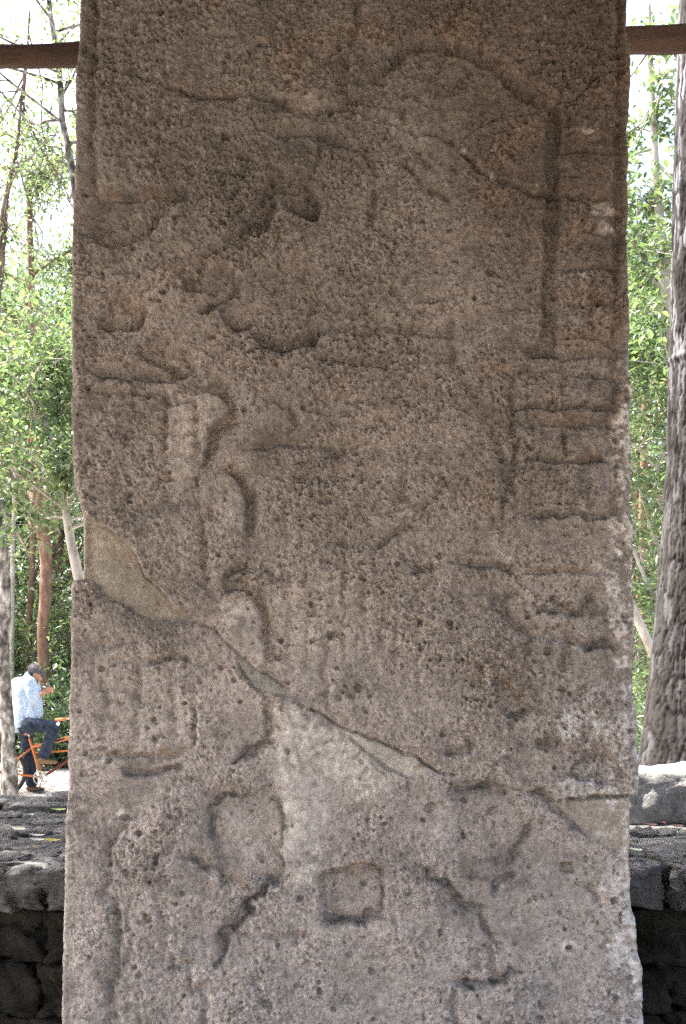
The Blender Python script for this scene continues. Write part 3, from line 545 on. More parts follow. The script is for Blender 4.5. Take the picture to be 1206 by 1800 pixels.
PX = np.concatenate([Lx[:, ::-1], FX, Rx, Bx], 1); PY = np.concatenate([Ly, FY, Ry, By], 1); PD = np.concatenate([Ld[:, ::-1], FD, Rd, Bd], 1)
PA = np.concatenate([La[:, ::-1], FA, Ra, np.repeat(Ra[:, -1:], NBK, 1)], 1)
NCOL = PX.shape[1]
VW = np.stack([(PX - 603) / S, SY + PD / S, EYE - (PY - 1200) / S], -1)
stela = thing('stela', 'tall weathered limestone stela carved in worn relief, mended with mortar, under the shelter', 'stela', (0.02, SY + 0.16, 0))
c = np.arange(NCOL); cn = (c + 1) % NCOL
qi = np.arange(NR - 1)[:, None] * NCOL
Q = np.stack([qi + c[None], qi + NCOL + c[None], qi + NCOL + cn[None], qi + cn[None]], -1)      # (NR-1, NCOL, 4)
qx = PX[:-1]; qy = (rows[:-1] + 0.8)[:, None] + 0 * qx
c1 = np.interp(qx, *np.array(C1).T); c3 = np.interp(qx, *np.array(C3).T); c2 = np.where(qx > 808, np.interp(qx, *np.array(C2).T), 1e9)
FRAG = np.where(qy < np.minimum(c1, c2), 0, np.where((qx > 808) & (qy < c1) & (qy >= c2), 1, np.where(qy < c3, 2, 3)))
jx = np.clip(np.round(qx - X0), 0, RW - 1).astype(int); jy = np.clip(np.round(qy - Y0), 0, RH - 1).astype(int)
mid = MID[jy, jx].copy(); mid[:, NS + NF + NS:] = 0
lab = np.where(mid > 0, 3 + mid, FRAG)
base = VW.reshape(-1, 3) - np.array(stela.location)
nm = ['stone_fragment'] * 4 + ['mortar_patch'] * 4
plab = ['cracked dark brown head of the stela', 'brown wedge between the two upper cracks', 'main carved middle of the stela', 'paler pitted foot of the stela',
        'smooth olive-beige mortar in the broken left edge', 'small grey mortar sliver in the diagonal break', 'pale cream mortar filling in the diagonal break', 'tan mortar under the overhanging right edge']
for k in range(8):
    q = Q[lab == k]
    if not len(q): continue
    uniq, inv = np.unique(q, return_inverse=True); inv = inv.reshape(q.shape)
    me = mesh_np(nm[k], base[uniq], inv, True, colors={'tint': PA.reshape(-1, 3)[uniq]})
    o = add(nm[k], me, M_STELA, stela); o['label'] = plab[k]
    if k == 0:                                                     # close the head
        bm = bmesh.new(); bm.from_mesh(me); bm.verts.ensure_lookup_table()
        ring = [bm.verts[int(np.searchsorted(uniq, i))] for i in range(NCOL)]
        try: bm.faces.new(ring[::-1])
        except Exception: pass
        bm.to_mesh(me); bm.free()
del Q, PX, PY, PD, VW, FX, FY, FH, FD, ALGAE_SHADE, RUST, PALE

# ------------------------------------------------------------------ stones
def stone_mesh(name, sx, sy, sz, seed, n=7, amp=0.02, rnd=0.35, fine=0.3):
    """a roughly squared stone: grid box pulled towards an ellipsoid, pushed by noise; base at z = 0"""
    bm = bmesh.new(); bmesh.ops.create_cube(bm, size=2)
    bmesh.ops.subdivide_edges(bm, edges=bm.edges[:], cuts=n, use_grid_fill=True)
    o = Vector((seed * 3.71, seed * 1.13, seed * 7.7))
    for v in bm.verts:
        p = v.co.copy(); q = p.normalized() * max(abs(p.x), abs(p.y), abs(p.z)) * 1.18
        p = p.lerp(q, rnd * (max(sorted((abs(p.x), abs(p.y), abs(p.z)))[1], 0) ** 4))
        p = Vector((p.x * sx / 2, p.y * sy / 2, p.z * sz / 2))
        d = p.normalized()
        p += d * amp * (mn.fractal(p * 5 + o, 0.9, 2.1, 3) * 1.0 + fine * mn.fractal(p * 16 + o, 0.7, 2.0, 4) + fine * 0.6 * (mn.ridged_multi_fractal(p * 11 + o, 0.8, 2.1, 3, 1.0, 2.0) - 1.2))
        v.co = p + Vector((0, 0, sz / 2))
    for f in bm.faces: f.smooth = True
    me = bpy.data.meshes.new(name); bm.to_mesh(me); bm.free(); return me

PT = 1.02                                        # top of the stone platform
plat = thing('stone_platform', 'low dark masonry platform of rough stones behind the stela', 'platform', (0, 3.6, 0))
def pl_add(name, me, m, x, y, z, rz=0, sc_=None, tilt=(0, 0)):
    return add(name, me, m, plat, (x, y - 3.6, z), (tilt[0], tilt[1], rz), sc_)
core = stone_mesh('core', 5.6, 1.3, 0.93, 5, 9, 0.01, 0.02); pl_add('rubble_core', core, M_WALL, 0, 3.83, 0)
rs = random.Random(8)
wst = [stone_mesh('stone', 0.34, 0.26, 0.19, 20 + i, 14, 0.034, 0.3, 0.9) for i in range(6)]
zc = 0.0
for r_ in range(5):
    hgt = [0.19, 0.17, 0.2, 0.165, 0.165][r_]; x = -2.8 + rs.uniform(-0.2, 0)
    while x < 2.8:
        wd = rs.uniform(0.24, 0.46)
        pl_add('stone', wst[rs.randrange(6)], M_WALL, x + wd / 2, 3.12 + rs.uniform(-0.03, 0.03), zc, rs.uniform(-0.06, 0.06) + (math.pi if rs.random() < .5 else 0), (wd / 0.34 * 0.99, 1, hgt / 0.19 * 0.98)); x += wd
    zc += hgt * 0.99
caps = [stone_mesh('capstone', 0.62, 0.56, 0.135, 50 + i, 40, 0.026, 0.28, 1.2) for i in range(5)]
x = -2.75; k = 0
for xw in (0.62, 0.58, 0.66, 0.6, 0.64, 0.6, 0.62, 0.66, 0.62):
    pl_add('capstone', caps[k % 5], M_CAP, x + xw / 2, 3.19 + rs.uniform(-0.02, 0.02), PT - 0.135 + rs.uniform(-0.006, 0.006), rs.uniform(-0.04, 0.04) + (math.pi if k % 2 else 0), (xw / 0.62 * 1.0, 1, 1), (rs.uniform(-.01, .01), rs.uniform(-.01, .01))); x += xw; k += 1
pav = [stone_mesh('paving_slab', 0.7, 0.5, 0.10, 80 + i, 36, 0.022, 0.2, 1.3) for i in range(4)]
for j in range(3):
    x = -2.8 - 0.2 * j
    while x < 2.7:
        wd = rs.uniform(0.55, 0.85)
        pl_add('paving_slab', pav[rs.randrange(4)], M_CAP, x + wd / 2, 3.66 + 0.43 * j, PT - 0.105 + rs.uniform(-0.008, 0.008), rs.uniform(-0.05, 0.05) + (math.pi if rs.random() < .5 else 0), (wd / 0.7 * 1.02, 0.92, 1)); x += wd
# low mossy stones along the back edge
bk = [stone_mesh('edge_stone', 0.5, 0.3, 0.12, 100 + i, 14, 0.03, 0.6, 0.5) for i in range(3)]
for i, (x, y, sx_, h_) in enumerate(((-1.62, 4.38, 0.7, 0.55), (-1.30, 4.33, 0.6, 0.5), (-1.05, 4.40, 0.95, 0.72), (-0.62, 4.38, 0.9, 0.7), (-0.2, 4.4, 0.8, 0.7), (0.2, 4.38, 0.9, 0.8), (0.65, 4.4, 0.9, 0.7), (-2.1, 4.4, 1, 0.8), (1.9, 4.4, 1, 0.8), (2.4, 4.4, 1, 0.8))):
    pl_add('edge_stone', bk[i % 3], M_CAP, x, y, PT - 0.03, rs.uniform(-0.2, 0.2), (sx_, 0.8, h_))
blk = stone_mesh('block', 0.62, 0.3, 0.215, 131, 26, 0.022, 0.3, 0.5)
o = add('stone_block', blk, M_BLOCK, None, (1.41, 4.0, PT - 0.015), (0, 0, -0.06))
tag(o, 'squared pale stone block lying on the platform in front of the big dark trunk', 'stone block')

# ------------------------------------------------------------------ shelter over the stela
def tube(pts, radii, seg=12, amp=0.0, seed=0, nf=4.0, cap=True):
    pts = [Vector(p) for p in pts]; V = []; Qs = []
    n = len(pts); up = None
    for i, p in enumerate(pts):
        t = (pts[min(i + 1, n - 1)] - pts[max(i - 1, 0)]).normalized()
        if up is None: up = t.orthogonal().normalized()
        up = (up - t * up.dot(t)).normalized(); sd = t.cross(up)
        for j in range(seg):
            a = 2 * math.pi * j / seg; d = up * math.cos(a) + sd * math.sin(a)
            r_ = radii[i]
            if amp: r_ *= 1 + amp * mn.noise(Vector((p.x, p.y, p.z)) * nf + d * 1.3 + Vector((seed, 0, 0)))
            V.append(p + d * r_)
    for i in range(n - 1):
        for j in range(seg):
            a, b = i * seg + j, i * seg + (j + 1) % seg; Qs.append((a, b, b + seg, a + seg))
    return V, Qs
def resample(pts, n):
    pts = [Vector(p) for p in pts]; m = len(pts); out = []
    for i in range(n):
        t = i / (n - 1) * (m - 1); k = min(int(t), m - 2); f = t - k
        p0, p1, p2, p3 = pts[max(k - 1, 0)], pts[k], pts[k + 1], pts[min(k + 2, m - 1)]
        out.append(0.5 * ((2 * p1) + (p2 - p0) * f + (2 * p0 - 5 * p1 + 4 * p2 - p3) * f * f + (3 * p1 - p0 - 3 * p2 + p3) * f ** 3))
    return out
def tube_mesh(name, pts, radii, seg=12, n=None, amp=0.08, seed=0, nf=4.0):
    if n:
        q = resample(pts, n); radii = list(np.interp(np.linspace(0, 1, n), np.linspace(0, 1, len(radii)), radii)); pts = q
    V, Qs = tube(pts, radii, seg, amp, seed, nf)
    me = mesh_np(name, [tuple(v) for v in V], Qs)
    bm = bmesh.new(); bm.from_mesh(me); bmesh.ops.holes_fill(bm, edges=[e for e in bm.edges if e.is_boundary], sides=0)
    bmesh.ops.recalc_face_normals(bm, faces=bm.faces[:]); bm.to_mesh(me); bm.free(); return me
sh = thing('thatched_shelter', 'palm thatched roof on timber posts with a dark red-brown pole passing behind the stela', 'shelter', (0, 2.9, 0))
O = Vector((0, 2.9, 0))
a, b = P(-700, 122, 3.25), P(1900, 48, 3.25)
add('beam', tube_mesh('beam', [a - O, a.lerp(b, .27) - O + Vector((0, 0, .003)), a.lerp(b, .5) - O, a.lerp(b, .75) - O, b - O], [0.032, 0.034, 0.038, 0.0425, 0.045], 20, 120, 0.16, 3, 9), M_BEAM, sh)['label'] = 'dark red-brown pole behind the stela'
zl, zr = a.z, b.z
for x, y, h_ in ((-2.25, -0.1, 2.55), (2.25, -0.1, 2.55), (-2.25, 3.2, 5.55), (2.25, 3.2, 5.55), (-2.25, 4.2, 5.32), (2.25, 4.2, 5.32)):
    add('post', tube_mesh('post', [(x, y - 2.9, -0.3), (x + .02, y - 2.9, h_ / 2), (x, y - 2.9, h_)], [0.085, 0.075, 0.07], 12, 16, 0.08, x), M_POST, sh)
for y, z in ((-0.1, 2.55), (3.2, 5.62), (4.2, 5.34)):
    add('roof_pole', tube_mesh('roof_pole', [(-2.6, y - 2.9, z), (0, y - 2.9, z + .02), (2.6, y - 2.9, z)], [0.05, 0.05, 0.05], 10, 10, 0.06, y), M_POST, sh)
for i in range(9):
    x = -2.4 + 0.6 * i
    add('rafter', tube_mesh('rafter', [(x, -0.35 - 2.9, 2.40), (x, 3.2 - 2.9, 5.70)], [0.035, 0.035], 8, 6, 0.05, i), M_POST, sh)
    add('rafter', tube_mesh('rafter', [(x, 4.33 - 2.9, 5.36), (x, 3.2 - 2.9, 5.70)], [0.035, 0.035], 8, 6, 0.05, i), M_POST, sh)
def thatch(y0, z0, y1, z1, seed):
    r_ = np.random.default_rng(seed); nu, nv = 90, 26; V = []; Qs = []
    for s in (0, 1):
        for j in range(nv):
            t = j / (nv - 1)
            for i in range(nu):
                x = -2.75 + 5.5 * i / (nu - 1)
                lay = 0.05 * ((t * 6) % 1)
                yy = y0 + (y1 - y0) * t + (r_.uniform(-.07, .07) if j == 0 else 0); zz = z0 + (z1 - z0) * t + 0.07 + (0.16 - lay + r_.uniform(-.01, .01) if s else r_.uniform(-.01, .01))
                V.append((x, yy - 2.9, zz))
    h_ = nu * nv
    for j in range(nv - 1):
        for i in range(nu - 1):
            q = j * nu + i; Qs += [(q, q + nu, q + nu + 1, q + 1), (h_ + q, h_ + q + 1, h_ + q + nu + 1, h_ + q + nu)]
    for i in range(nu - 1): Qs += [(i, i + 1, h_ + i + 1, h_ + i), ((nv - 1) * nu + i, h_ + (nv - 1) * nu + i, h_ + (nv - 1) * nu + i + 1, (nv - 1) * nu + i + 1)]
    for j in range(nv - 1): Qs += [(j * nu, h_ + j * nu, h_ + j * nu + nu, j * nu + nu), (j * nu + nu - 1, j * nu + 2 * nu - 1, h_ + j * nu + 2 * nu - 1, h_ + j * nu + nu - 1)]
    return mesh_np('thatch', V, Qs, False)
add('thatch', thatch(-0.45, 2.32, 3.2, 5.72, 1), M_THATCH, sh); add('thatch', thatch(4.38, 5.36, 3.2, 5.72, 2), M_THATCH, sh)

# ------------------------------------------------------------------ vegetation
def leaves(cent, L, seed, droop=0.35, wr=0.5):
    """cent (n,3); every leaf a folded six-cornered blade"""
    r_ = np.random.default_rng(seed); n = len(cent); cent = np.asarray(cent, float)
    az = r_.uniform(0, 2 * math.pi, n); el = r_.normal(-droop, 0.45, n)
    d = np.stack([np.cos(az) * np.cos(el), np.sin(az) * np.cos(el), np.sin(el)], -1)
    up = np.array([0, 0, 1.0]) + r_.normal(0, 0.45, (n, 3)); s = np.cross(d, up); s /= np.linalg.norm(s, axis=1)[:, None] + 1e-9
    nn = np.cross(s, d); l = (L * r_.uniform(0.65, 1.25, n))[:, None]; w_ = l * wr * r_.uniform(0.8, 1.15, n)[:, None]
    b0 = cent; tip = cent + d * l - np.array([0, 0, 1]) * l * 0.08
    v = np.stack([b0, cent + d * l * .3 + s * w_ * .46 + nn * w_ * .12, cent + d * l * .68 + s * w_ * .40 + nn * w_ * .1, tip, cent + d * l * .68 - s * w_ * .40 + nn * w_ * .1, cent + d * l * .3 - s * w_ * .46 + nn * w_ * .12], 1)
    i = np.arange(n)[:, None] * 6
    q = np.concatenate([i + np.array([[0, 1, 2, 3]]), i + np.array([[0, 3, 4, 5]])], 0)
    return v.reshape(-1, 3), q, np.repeat(np.clip(r_.normal(0.45, 0.25, n), 0, 1), 6)

def crown_parts(seed, trunk, tr, cc, cr, nl, ncl, lpc, L, spread=0.3, zmin=0.0, start=0.35):
    """limbs from the trunk to points in an ellipsoid crown, twigs to leaf clusters; returns wood tubes and leaf centres"""
    r_ = np.random.default_rng(seed); cc = np.array(cc, float); cr = np.array(cr, float)
    V, Qs, cen = [], [], []
    def push(pts, rad, seg):
        v, q = tube(pts, rad, seg, 0.05, seed); o_ = len(V); V.extend(tuple(x) for x in v); Qs.extend(tuple(k + o_ for k in f) for f in q)
    tips = []
    for i in range(nl):
        t = start + (0.98 - start) * (i + r_.random()) / nl
        k = t * (len(trunk) - 1); k0 = min(int(k), len(trunk) - 2); p0 = trunk[k0].lerp(trunk[k0 + 1], k - k0); r0 = np.interp(k, range(len(tr)), tr) * 0.55
        cand = r_.normal(0, 1, (7, 3)); cand /= np.linalg.norm(cand, axis=1)[:, None]; cand = cc + cand * cr * r_.uniform(0.45, 0.95, (7, 1))
        hd = np.hypot(cand[:, 0] - p0.x, cand[:, 1] - p0.y); e = Vector(cand[np.argmin(np.abs(cand[:, 2] - p0.z - 0.6 * hd))])
        md = p0.lerp(e, 0.45) + Vector(r_.normal(0, 0.12, 3)) * (e - p0).length + Vector((0, 0, -0.08)) * (e - p0).length
        pts = resample([p0, p0.lerp(md, 0.5), md, md.lerp(e, 0.55) + Vector(r_.normal(0, .05, 3)), e], 9)
        push(pts, list(np.linspace(max(r0, 0.012), 0.006, 9)), 7); tips += pts[3:]
    tp = np.array([tuple(p) for p in tips]) if tips else np.array([tuple(trunk[-1])])
    for i in range(ncl):
        dv = r_.normal(0, 1, 3); dv /= np.linalg.norm(dv); p = cc + dv * cr * r_.random() ** 0.4
        if p[2] < zmin: continue
        j = np.argmin(((tp - p) ** 2).sum(1) + r_.uniform(0, 0.6, len(tp))); a_ = Vector(tp[j]); e = Vector(p)
        if (e - a_).length > 1.6: e = a_ + (e - a_).normalized() * 1.6
        md = a_.lerp(e, 0.5) + Vector(r_.normal(0, .1, 3))
        push([a_, md, e], [0.008, 0.006, 0.003], 4)
        f = r_.random(lpc)[:, None]; ln = np.array(a_) * (1 - f) + np.array(e) * f; f2 = (np.array(md) - (np.array(a_) + np.array(e)) / 2) * (4 * f * (1 - f))
        cen.append(ln + f2 + r_.normal(0, spread * 0.55, (lpc, 3)) * (0.4 + 0.6 * f))
    return V, Qs, np.concatenate(cen)

def tree(name, label, cat, trunk_pts, radii, crown, bark, leafm, seed, group=None, L=0.085, seg=14, amp=0.12, n=28, wr=0.5, spread=0.3, zmin=0.3, start=0.4, droop=0.35):
    """trunk_pts in world coordinates, first point at the ground; crown = (centre, radii, limbs, clusters, leaves per cluster)"""
    o = Vector(trunk_pts[0]); t = thing(name, label, cat, o, 0, group)
    tp = resample([Vector(p) - o for p in trunk_pts], n); rr = list(np.interp(np.linspace(0, 1, n), np.linspace(0, 1, len(radii)), radii))
    tp[0].z -= 0.15
    me = tube_mesh('trunk', tp, rr, seg, None, amp, seed, 3); add('trunk', me, bark, t)
    if crown:
        cc, cr, nl, ncl, lpc = crown
        V, Qs, cen = crown_parts(seed, tp, rr, np.array(cc) - np.array(o), cr, nl, ncl, lpc, L, spread, zmin, start)
        if V: add('branches', mesh_np('branches', V, Qs), M_BARK_BROWN if bark is M_BARK_RED else bark, t)
        v, q, var = leaves(cen, L, seed + 1, droop, wr); add('crown', mesh_np('crown', v, q, False, {'var': var}), leafm, t)
    return t
def G(px, y): return Vector(((px - 603) / F * y, y, float(gz((px - 603) / F * y, y))))

# the big fissured trunk on the right
def bark_trunk():
    y = 6.5; ys = [-700, 0, 300, 640, 800, 950, 1050, 1150, 1250, 1340, 1440, 1640]; le = [1222, 1197, 1186, 1178, 1175, 1165, 1157, 1148, 1138, 1126, 1108, 1060]; rad = [.135, .15, .165, .178, .185, .2, .215, .235, .265, .31, .38, .52]
    nz, ns = 620, 150; py = np.linspace(1640, -700, nz); l_ = np.interp(py, ys, le); r0 = np.interp(py, ys, rad)
    zc_ = EYE - (py - 1200) / F * y; xc = (l_ - 603) / F * y + r0 * 1.0
    th = np.linspace(0, 2 * math.pi, ns, endpoint=False); r_ = np.random.default_rng(4)
    uu = (th[None] * 0.2) * np.ones((nz, 1)); vv = zc_[:, None] * np.ones((1, ns)); per = 2 * math.pi * 0.2
    # plates: nearest and second nearest of jittered seeds, long in the vertical
    su, sv = 0.026, 0.19; NU = int(round(per / su)); su = per / NU; NV = int((vv.max() - vv.min()) / sv) + 4
    ju = r_.uniform(-.45, .45, (NV, NU)); jv = r_.uniform(-.45, .45, (NV, NU)); hh = r_.uniform(0.3, 1.1, (NV, NU)); cc_ = r_.random((NV, NU))
    wob = 0.010 * np.sin(vv * 9 + np.sin(vv * 3.1) * 2) + 0.004 * np.sin(vv * 41 + uu * 20)
    a = (uu + wob) / su; b_ = (vv - vv.min() + 0.012 * np.sin(uu * 50 + vv * 13)) / sv + 1.5; ia = np.floor(a).astype(int); ib = np.floor(b_).astype(int)
    d1 = np.full(a.shape, 9.0); d2 = d1.copy(); hv = np.zeros(a.shape); cv = np.zeros(a.shape)
    for di in (-1, 0, 1):
        for dj in (-1, 0, 1):
            k = (ia + di) % NU; m = np.clip(ib + dj, 0, NV - 1)
            d = np.hypot(a - (ia + di + .5 + ju[m, k]), b_ - (ib + dj + .5 + jv[m, k])); n_ = d < d1
            d2 = np.where(n_, d1, np.minimum(d2, d)); d1 = np.where(n_, d, d1); hv = np.where(n_, hh[m, k], hv); cv = np.where(n_, cc_[m, k], cv)
    plate = np.clip((d2 - d1 - 0.05) / 0.16, 0, 1)
    butt = 1 + 0.16 * np.sin(th[None] * 4 + 0.8) * np.clip((py[:, None] - 1050) / 500, 0, 1)
    ring = 0.012 * np.exp(-((py[:, None] - 634) / 5) ** 2)
    rr = r0[:, None] * butt + (plate * hv - 0.5) * 0.0095 + ring + r_.normal(0, .0012, a.shape)
    V = np.stack([xc[:, None] + rr * np.cos(th)[None], y + rr * np.sin(th)[None], np.repeat(zc_[:, None], ns, 1)], -1)
    lich_sun = np.clip((cv - 0.55) * 3 + 0.35 * np.sin(vv * 2.3 + 1) + 0.3 * np.sin(vv * 7 + th[None] * 2), 0, 1) * plate * (0.22 + 0.78 * np.clip((760 - py[:, None]) / 300, 0, 1))  # white flakes, strengthened higher up to paint the trunk's sunlit part
    colr = np.array([0.016, 0.014, 0.013]) * (1 - plate[..., None]) + np.array([0.038, 0.035, 0.034]) * plate[..., None]
    colr = colr * (1 - lich_sun[..., None]) + np.array([0.22, 0.22, 0.235]) * lich_sun[..., None]; colr *= (1 + r_.normal(0, .1, a.shape))[..., None]
    i = (np.arange(nz - 1)[:, None] * ns); j = np.arange(ns); q = np.stack([i + j, i + (j + 1) % ns, i + ns + (j + 1) % ns, i + ns + j], -1).reshape(-1, 4)
    return V, q, colr, (float(xc[0]), y, 0.0), Vector((float(xc[-1]), y, float(zc_[-1])))
mb, tb_, bb_ = mat('fissured_lichen_bark', rough=0.95, spec=0.1)
at_ = tb_.nodes.new('ShaderNodeAttribute'); at_.attribute_name = 'tint'; tb_.links.new(at_.outputs['Color'], bb_.inputs['Base Color'])
gm_ = tb_.nodes.new('ShaderNodeNewGeometry'); nn_ = N(tb_, 'ShaderNodeTexNoise', Scale=45, Detail=7); tb_.links.new(gm_.outputs['Position'], nn_.inputs['Vector']); bump(tb_, bb_, nn_.outputs['Fac'], 0.35, 0.008)
V, q, colr, base_, top_ = bark_trunk()
bt = thing('large_tree', 'large tree with dark fissured bark and white lichen flakes behind the stone block', 'tree', base_)
add('trunk', mesh_np('trunk', V.reshape(-1, 3) - np.array(base_), q, True, colors={'tint': colr.reshape(-1, 3)}), mb, bt)
tp = [top_ - Vector(base_) + Vector((0, 0, k * 0.8 - 0.1)) for k in range(5)]
V, Qs, cen = crown_parts(77, tp, [.13, .12, .1, .08, .05], (tp[2].x - 2.4, 0.6, tp[4].z - 0.3), (3.0, 2.6, 1.5), 12, 60, 55, 0.1, 0.35, tp[0].z - 1, 0.02)  # crown out of view, shifted sunward to shade its own trunk
v_, q_ = tube(tp, [.14, .12, .1, .08, .05], 12); o_ = len(V); V += [tuple(p) for p in v_]; Qs += [tuple(k + o_ for k in f) for f in q_]
add('branches', mesh_np('branches', V, Qs), M_BARK_BROWN, bt); v, q, var = leaves(cen, 0.1, 78); add('crown', mesh_np('crown', v, q, False, {'var': var}), M_LEAF, bt)

# hand-placed trees in the two gaps beside the stela
tree('mottled_tree', 'slender tree with pale lichen-mottled bark in front of the orange bicycle', 'tree',
     [G(17, 13.0), P(17, 1350, 13), P(14, 1300, 13), P(10, 1225, 13), P(4, 1140, 13), P(9, 1050, 13), P(6, 960, 13), P(-4, 880, 13), P(-20, 700, 13), P(-25, 500, 13), P(-15, 250, 13)],
     [.115, .10, .09, .085, .085, .075, .07, .065, .06, .05, .03], ((-5.4, 12.0, 6.6), (1.9, 1.9, 2.0), 14, 70, 50), M_BARK_GREY, M_LEAF, 31, n=60, seg=18, amp=0.16, start=0.55)
tree('red_barked_tree', 'tall red-barked tree rising behind the man with the bicycle', 'tree',
     [G(70, 17), P(73, 1290, 17), P(78, 1200, 17), P(75, 1120, 17), P(79, 1060, 17), P(81, 1000, 17), P(78, 945, 17), P(70, 905, 17), P(63, 820, 17), P(58, 600, 17), P(50, 300, 17)],
     [.12, .105, .10, .095, .098, .10, .105, .10, .085, .07, .04], ((-5.3, 17.2, 9.0), (2.4, 2.2, 3.6), 14, 110, 60), M_BARK_RED, M_LEAFP, 32, n=60, seg=18, amp=0.14, start=0.55)
tree('red_sapling', 'thin orange-red trunk standing just behind the thick red-barked tree', 'tree',
     [G(46, 19.5), P(48, 1180, 19.5), P(52, 1080, 19.5), P(57, 1000, 19.5), P(58, 900, 19.5), P(52, 700, 19.5), P(44, 480, 19.5)],
     [.075, .065, .055, .06, .055, .04, .02], ((-5.9, 19.8, 7.6), (1.8, 1.8, 3.2), 10, 70, 55), M_BARK_RED, M_LEAF, 33, n=40, start=0.5)
tree('pale_sapling', 'straight thin pale-barked sapling left of the red-barked trunks', 'tree',
     [G(22, 18.5), P(21, 1150, 18.5), P(22, 1000, 18.5), P(24, 930, 18.5), P(27, 800, 18.5), P(34, 560, 18.5)],
     [.05, .05, .045, .04, .035, .02], ((-5.9, 18.6, 6.8), (1.4, 1.4, 2.6), 8, 55, 50), M_BARK_PALE, M_LEAF, 34, n=30, start=0.5)
tree('leaning_tree', 'slanting forked white-barked tree half hidden behind the stela', 'tree',
     [G(285, 9.0), P(215, 1290, 9), P(160, 1110, 9), P(138, 1015, 9), P(126, 960, 9), P(121, 932, 9), P(112, 880, 9), P(96, 800, 9), P(70, 700, 9), P(40, 610, 9)],
     [.075, .065, .055, .047, .042, .04, .024, .02, .015, .01], ((-2.75, 9.2, 4.1), (1.0, 1.0, 1.25), 16, 95, 60), M_BARK_PALE, M_LEAF, 35, n=60, seg=14, amp=0.14, L=0.08, spread=0.26, start=0.55)
tree('white_stemmed_tree', 'thin crooked white-stemmed tree crossing behind the shelter pole', 'tree',
     [G(215, 11), P(190, 1000, 11), P(160, 640, 11), P(138, 400, 11), P(129, 310, 11), P(119, 255, 11), P(109, 205, 11), P(106, 140, 11), P(96, 70, 11), P(84, -10, 11), P(70, -140, 11)],
     [.06, .055, .05, .042, .04, .036, .033, .032, .03, .027, .02], ((-3.3, 11.2, 8.6), (1.7, 1.6, 1.9), 16, 70, 34), M_BARK_GREY, M_LEAFP, 36, n=60, L=0.07, start=0.5)
tree('spreading_tree', 'brown tree with bare forking branches in the bright gap above the bushes', 'tree',
     [G(-70, 12), P(-50, 1000, 12), P(-30, 700, 12), P(-4, 480, 12), P(2, 420, 12), P(14, 330, 12), P(30, 260, 12), P(36, 190, 12), P(46, 120, 12), P(52, 20, 12)],
     [.11, .1, .085, .07, .06, .03, .02, .018, .015, .012], ((-3.75, 12.2, 6.9), (1.2, 1.2, 2.2), 14, 75, 24), M_BARK_BROWN, M_LEAFP, 37, n=60, L=0.065, start=0.55)
tree('leafy_tree', 'leafy broadleaf tree filling the gap beside the big dark trunk', 'tree',
     [G(1230, 10), P(1215, 1100, 10), P(1195, 800, 10), P(1170, 500, 10), P(1150, 250, 10), P(1140, 0, 10)],
     [.08, .07, .06, .05, .035, .02], ((3.15, 10.0, 4.9), (1.15, 1.1, 3.6), 26, 180, 60), M_BARK_PALE, M_LEAF, 38, n=50, L=0.085, start=0.1, spread=0.3)
tree('slanting_tree', 'slanting pale trunk leaning across the gap below the leafy tree', 'tree',
     [G(1215, 9), P(1178, 1220, 9), P(1148, 1148, 9), P(1118, 1082, 9), P(1080, 1000, 9), P(1020, 860, 9), P(960, 640, 9)],
     [.06, .05, .043, .04, .035, .03, .02], ((1.6, 9.2, 4.6), (1.2, 1.2, 1.3), 10, 60, 50), M_BARK_PALE, M_LEAF, 39, n=40, start=0.55)
tree('orange_trunk_tree', 'orange-red trunk standing in the forest beyond the slanting pale trunk', 'tree',
     [G(1126, 16), P(1130, 1300, 16), P(1131, 1220, 16), P(1126, 1100, 16), P(1130, 900, 16), P(1140, 500, 16)],
     [.1, .085, .08, .08, .07, .04], ((5.0, 16.4, 7.2), (2.2, 2.0, 3.6), 12, 110, 60), M_BARK_RED, M_LEAF, 40, n=40, start=0.4)

tree('added_shade_tree', 'spreading leafy tree added out of view beside the shelter, shading the platform', 'tree',  # unseen tree, added to shade and dapple the platform and block
     [Vector((-4.6, 4.2, 0)), Vector((-4.5, 4.2, 1.6)), Vector((-4.3, 4.3, 3.2)), Vector((-4.4, 4.5, 5.5)), Vector((-4.3, 4.6, 8.0))], [.13, .11, .09, .07, .03], ((-4.3, 4.6, 6.2), (2.1, 2.3, 2.9), 18, 260, 50), M_BARK_BROWN, M_LEAF, 41, n=30, L=0.12, start=0.35)

# understory bushes: a few kinds, copied
def bush(seed, r_, h_, ncl, lpc, L, leafm, wr=0.5):
    t = thing('bush', '', '', (0, 0, 0)); V, Qs, cen = [], [], []
    rg = np.random.default_rng(seed)
    for i in range(ncl):
        a_ = rg.uniform(0, 6.28); rad = r_ * rg.random() ** 0.6; e = np.array([rad * math.cos(a_), rad * math.sin(a_), h_ * rg.uniform(0.15, 1) * (1 - 0.35 * (rad / r_) ** 2)])
        b0 = np.array([rg.normal(0, .12), rg.normal(0, .12), 0]); md = (b0 + e) / 2 + rg.normal(0, .12, 3) + [0, 0, .1]
        v, q = tube([b0, md, e], [.012, .008, .003], 5); o_ = len(V); V += [tuple(x) for x in v]; Qs += [tuple(k + o_ for k in f) for f in q]
        f = rg.uniform(0.3, 1.05, lpc)[:, None]; cen.append(b0 * (1 - f) ** 2 + 2 * md * f * (1 - f) + e * f * f + rg.normal(0, 0.16, (lpc, 3)))
    cen = np.concatenate(cen); cen = cen[cen[:, 2] > 0.05]
    add('branches', mesh_np('branches', V, Qs), M_BARK_BROWN, t); v, q, var = leaves(cen, L, seed, 0.3, wr)
    add('foliage', mesh_np('foliage', v, q, False, {'var': var}), leafm, t); return t
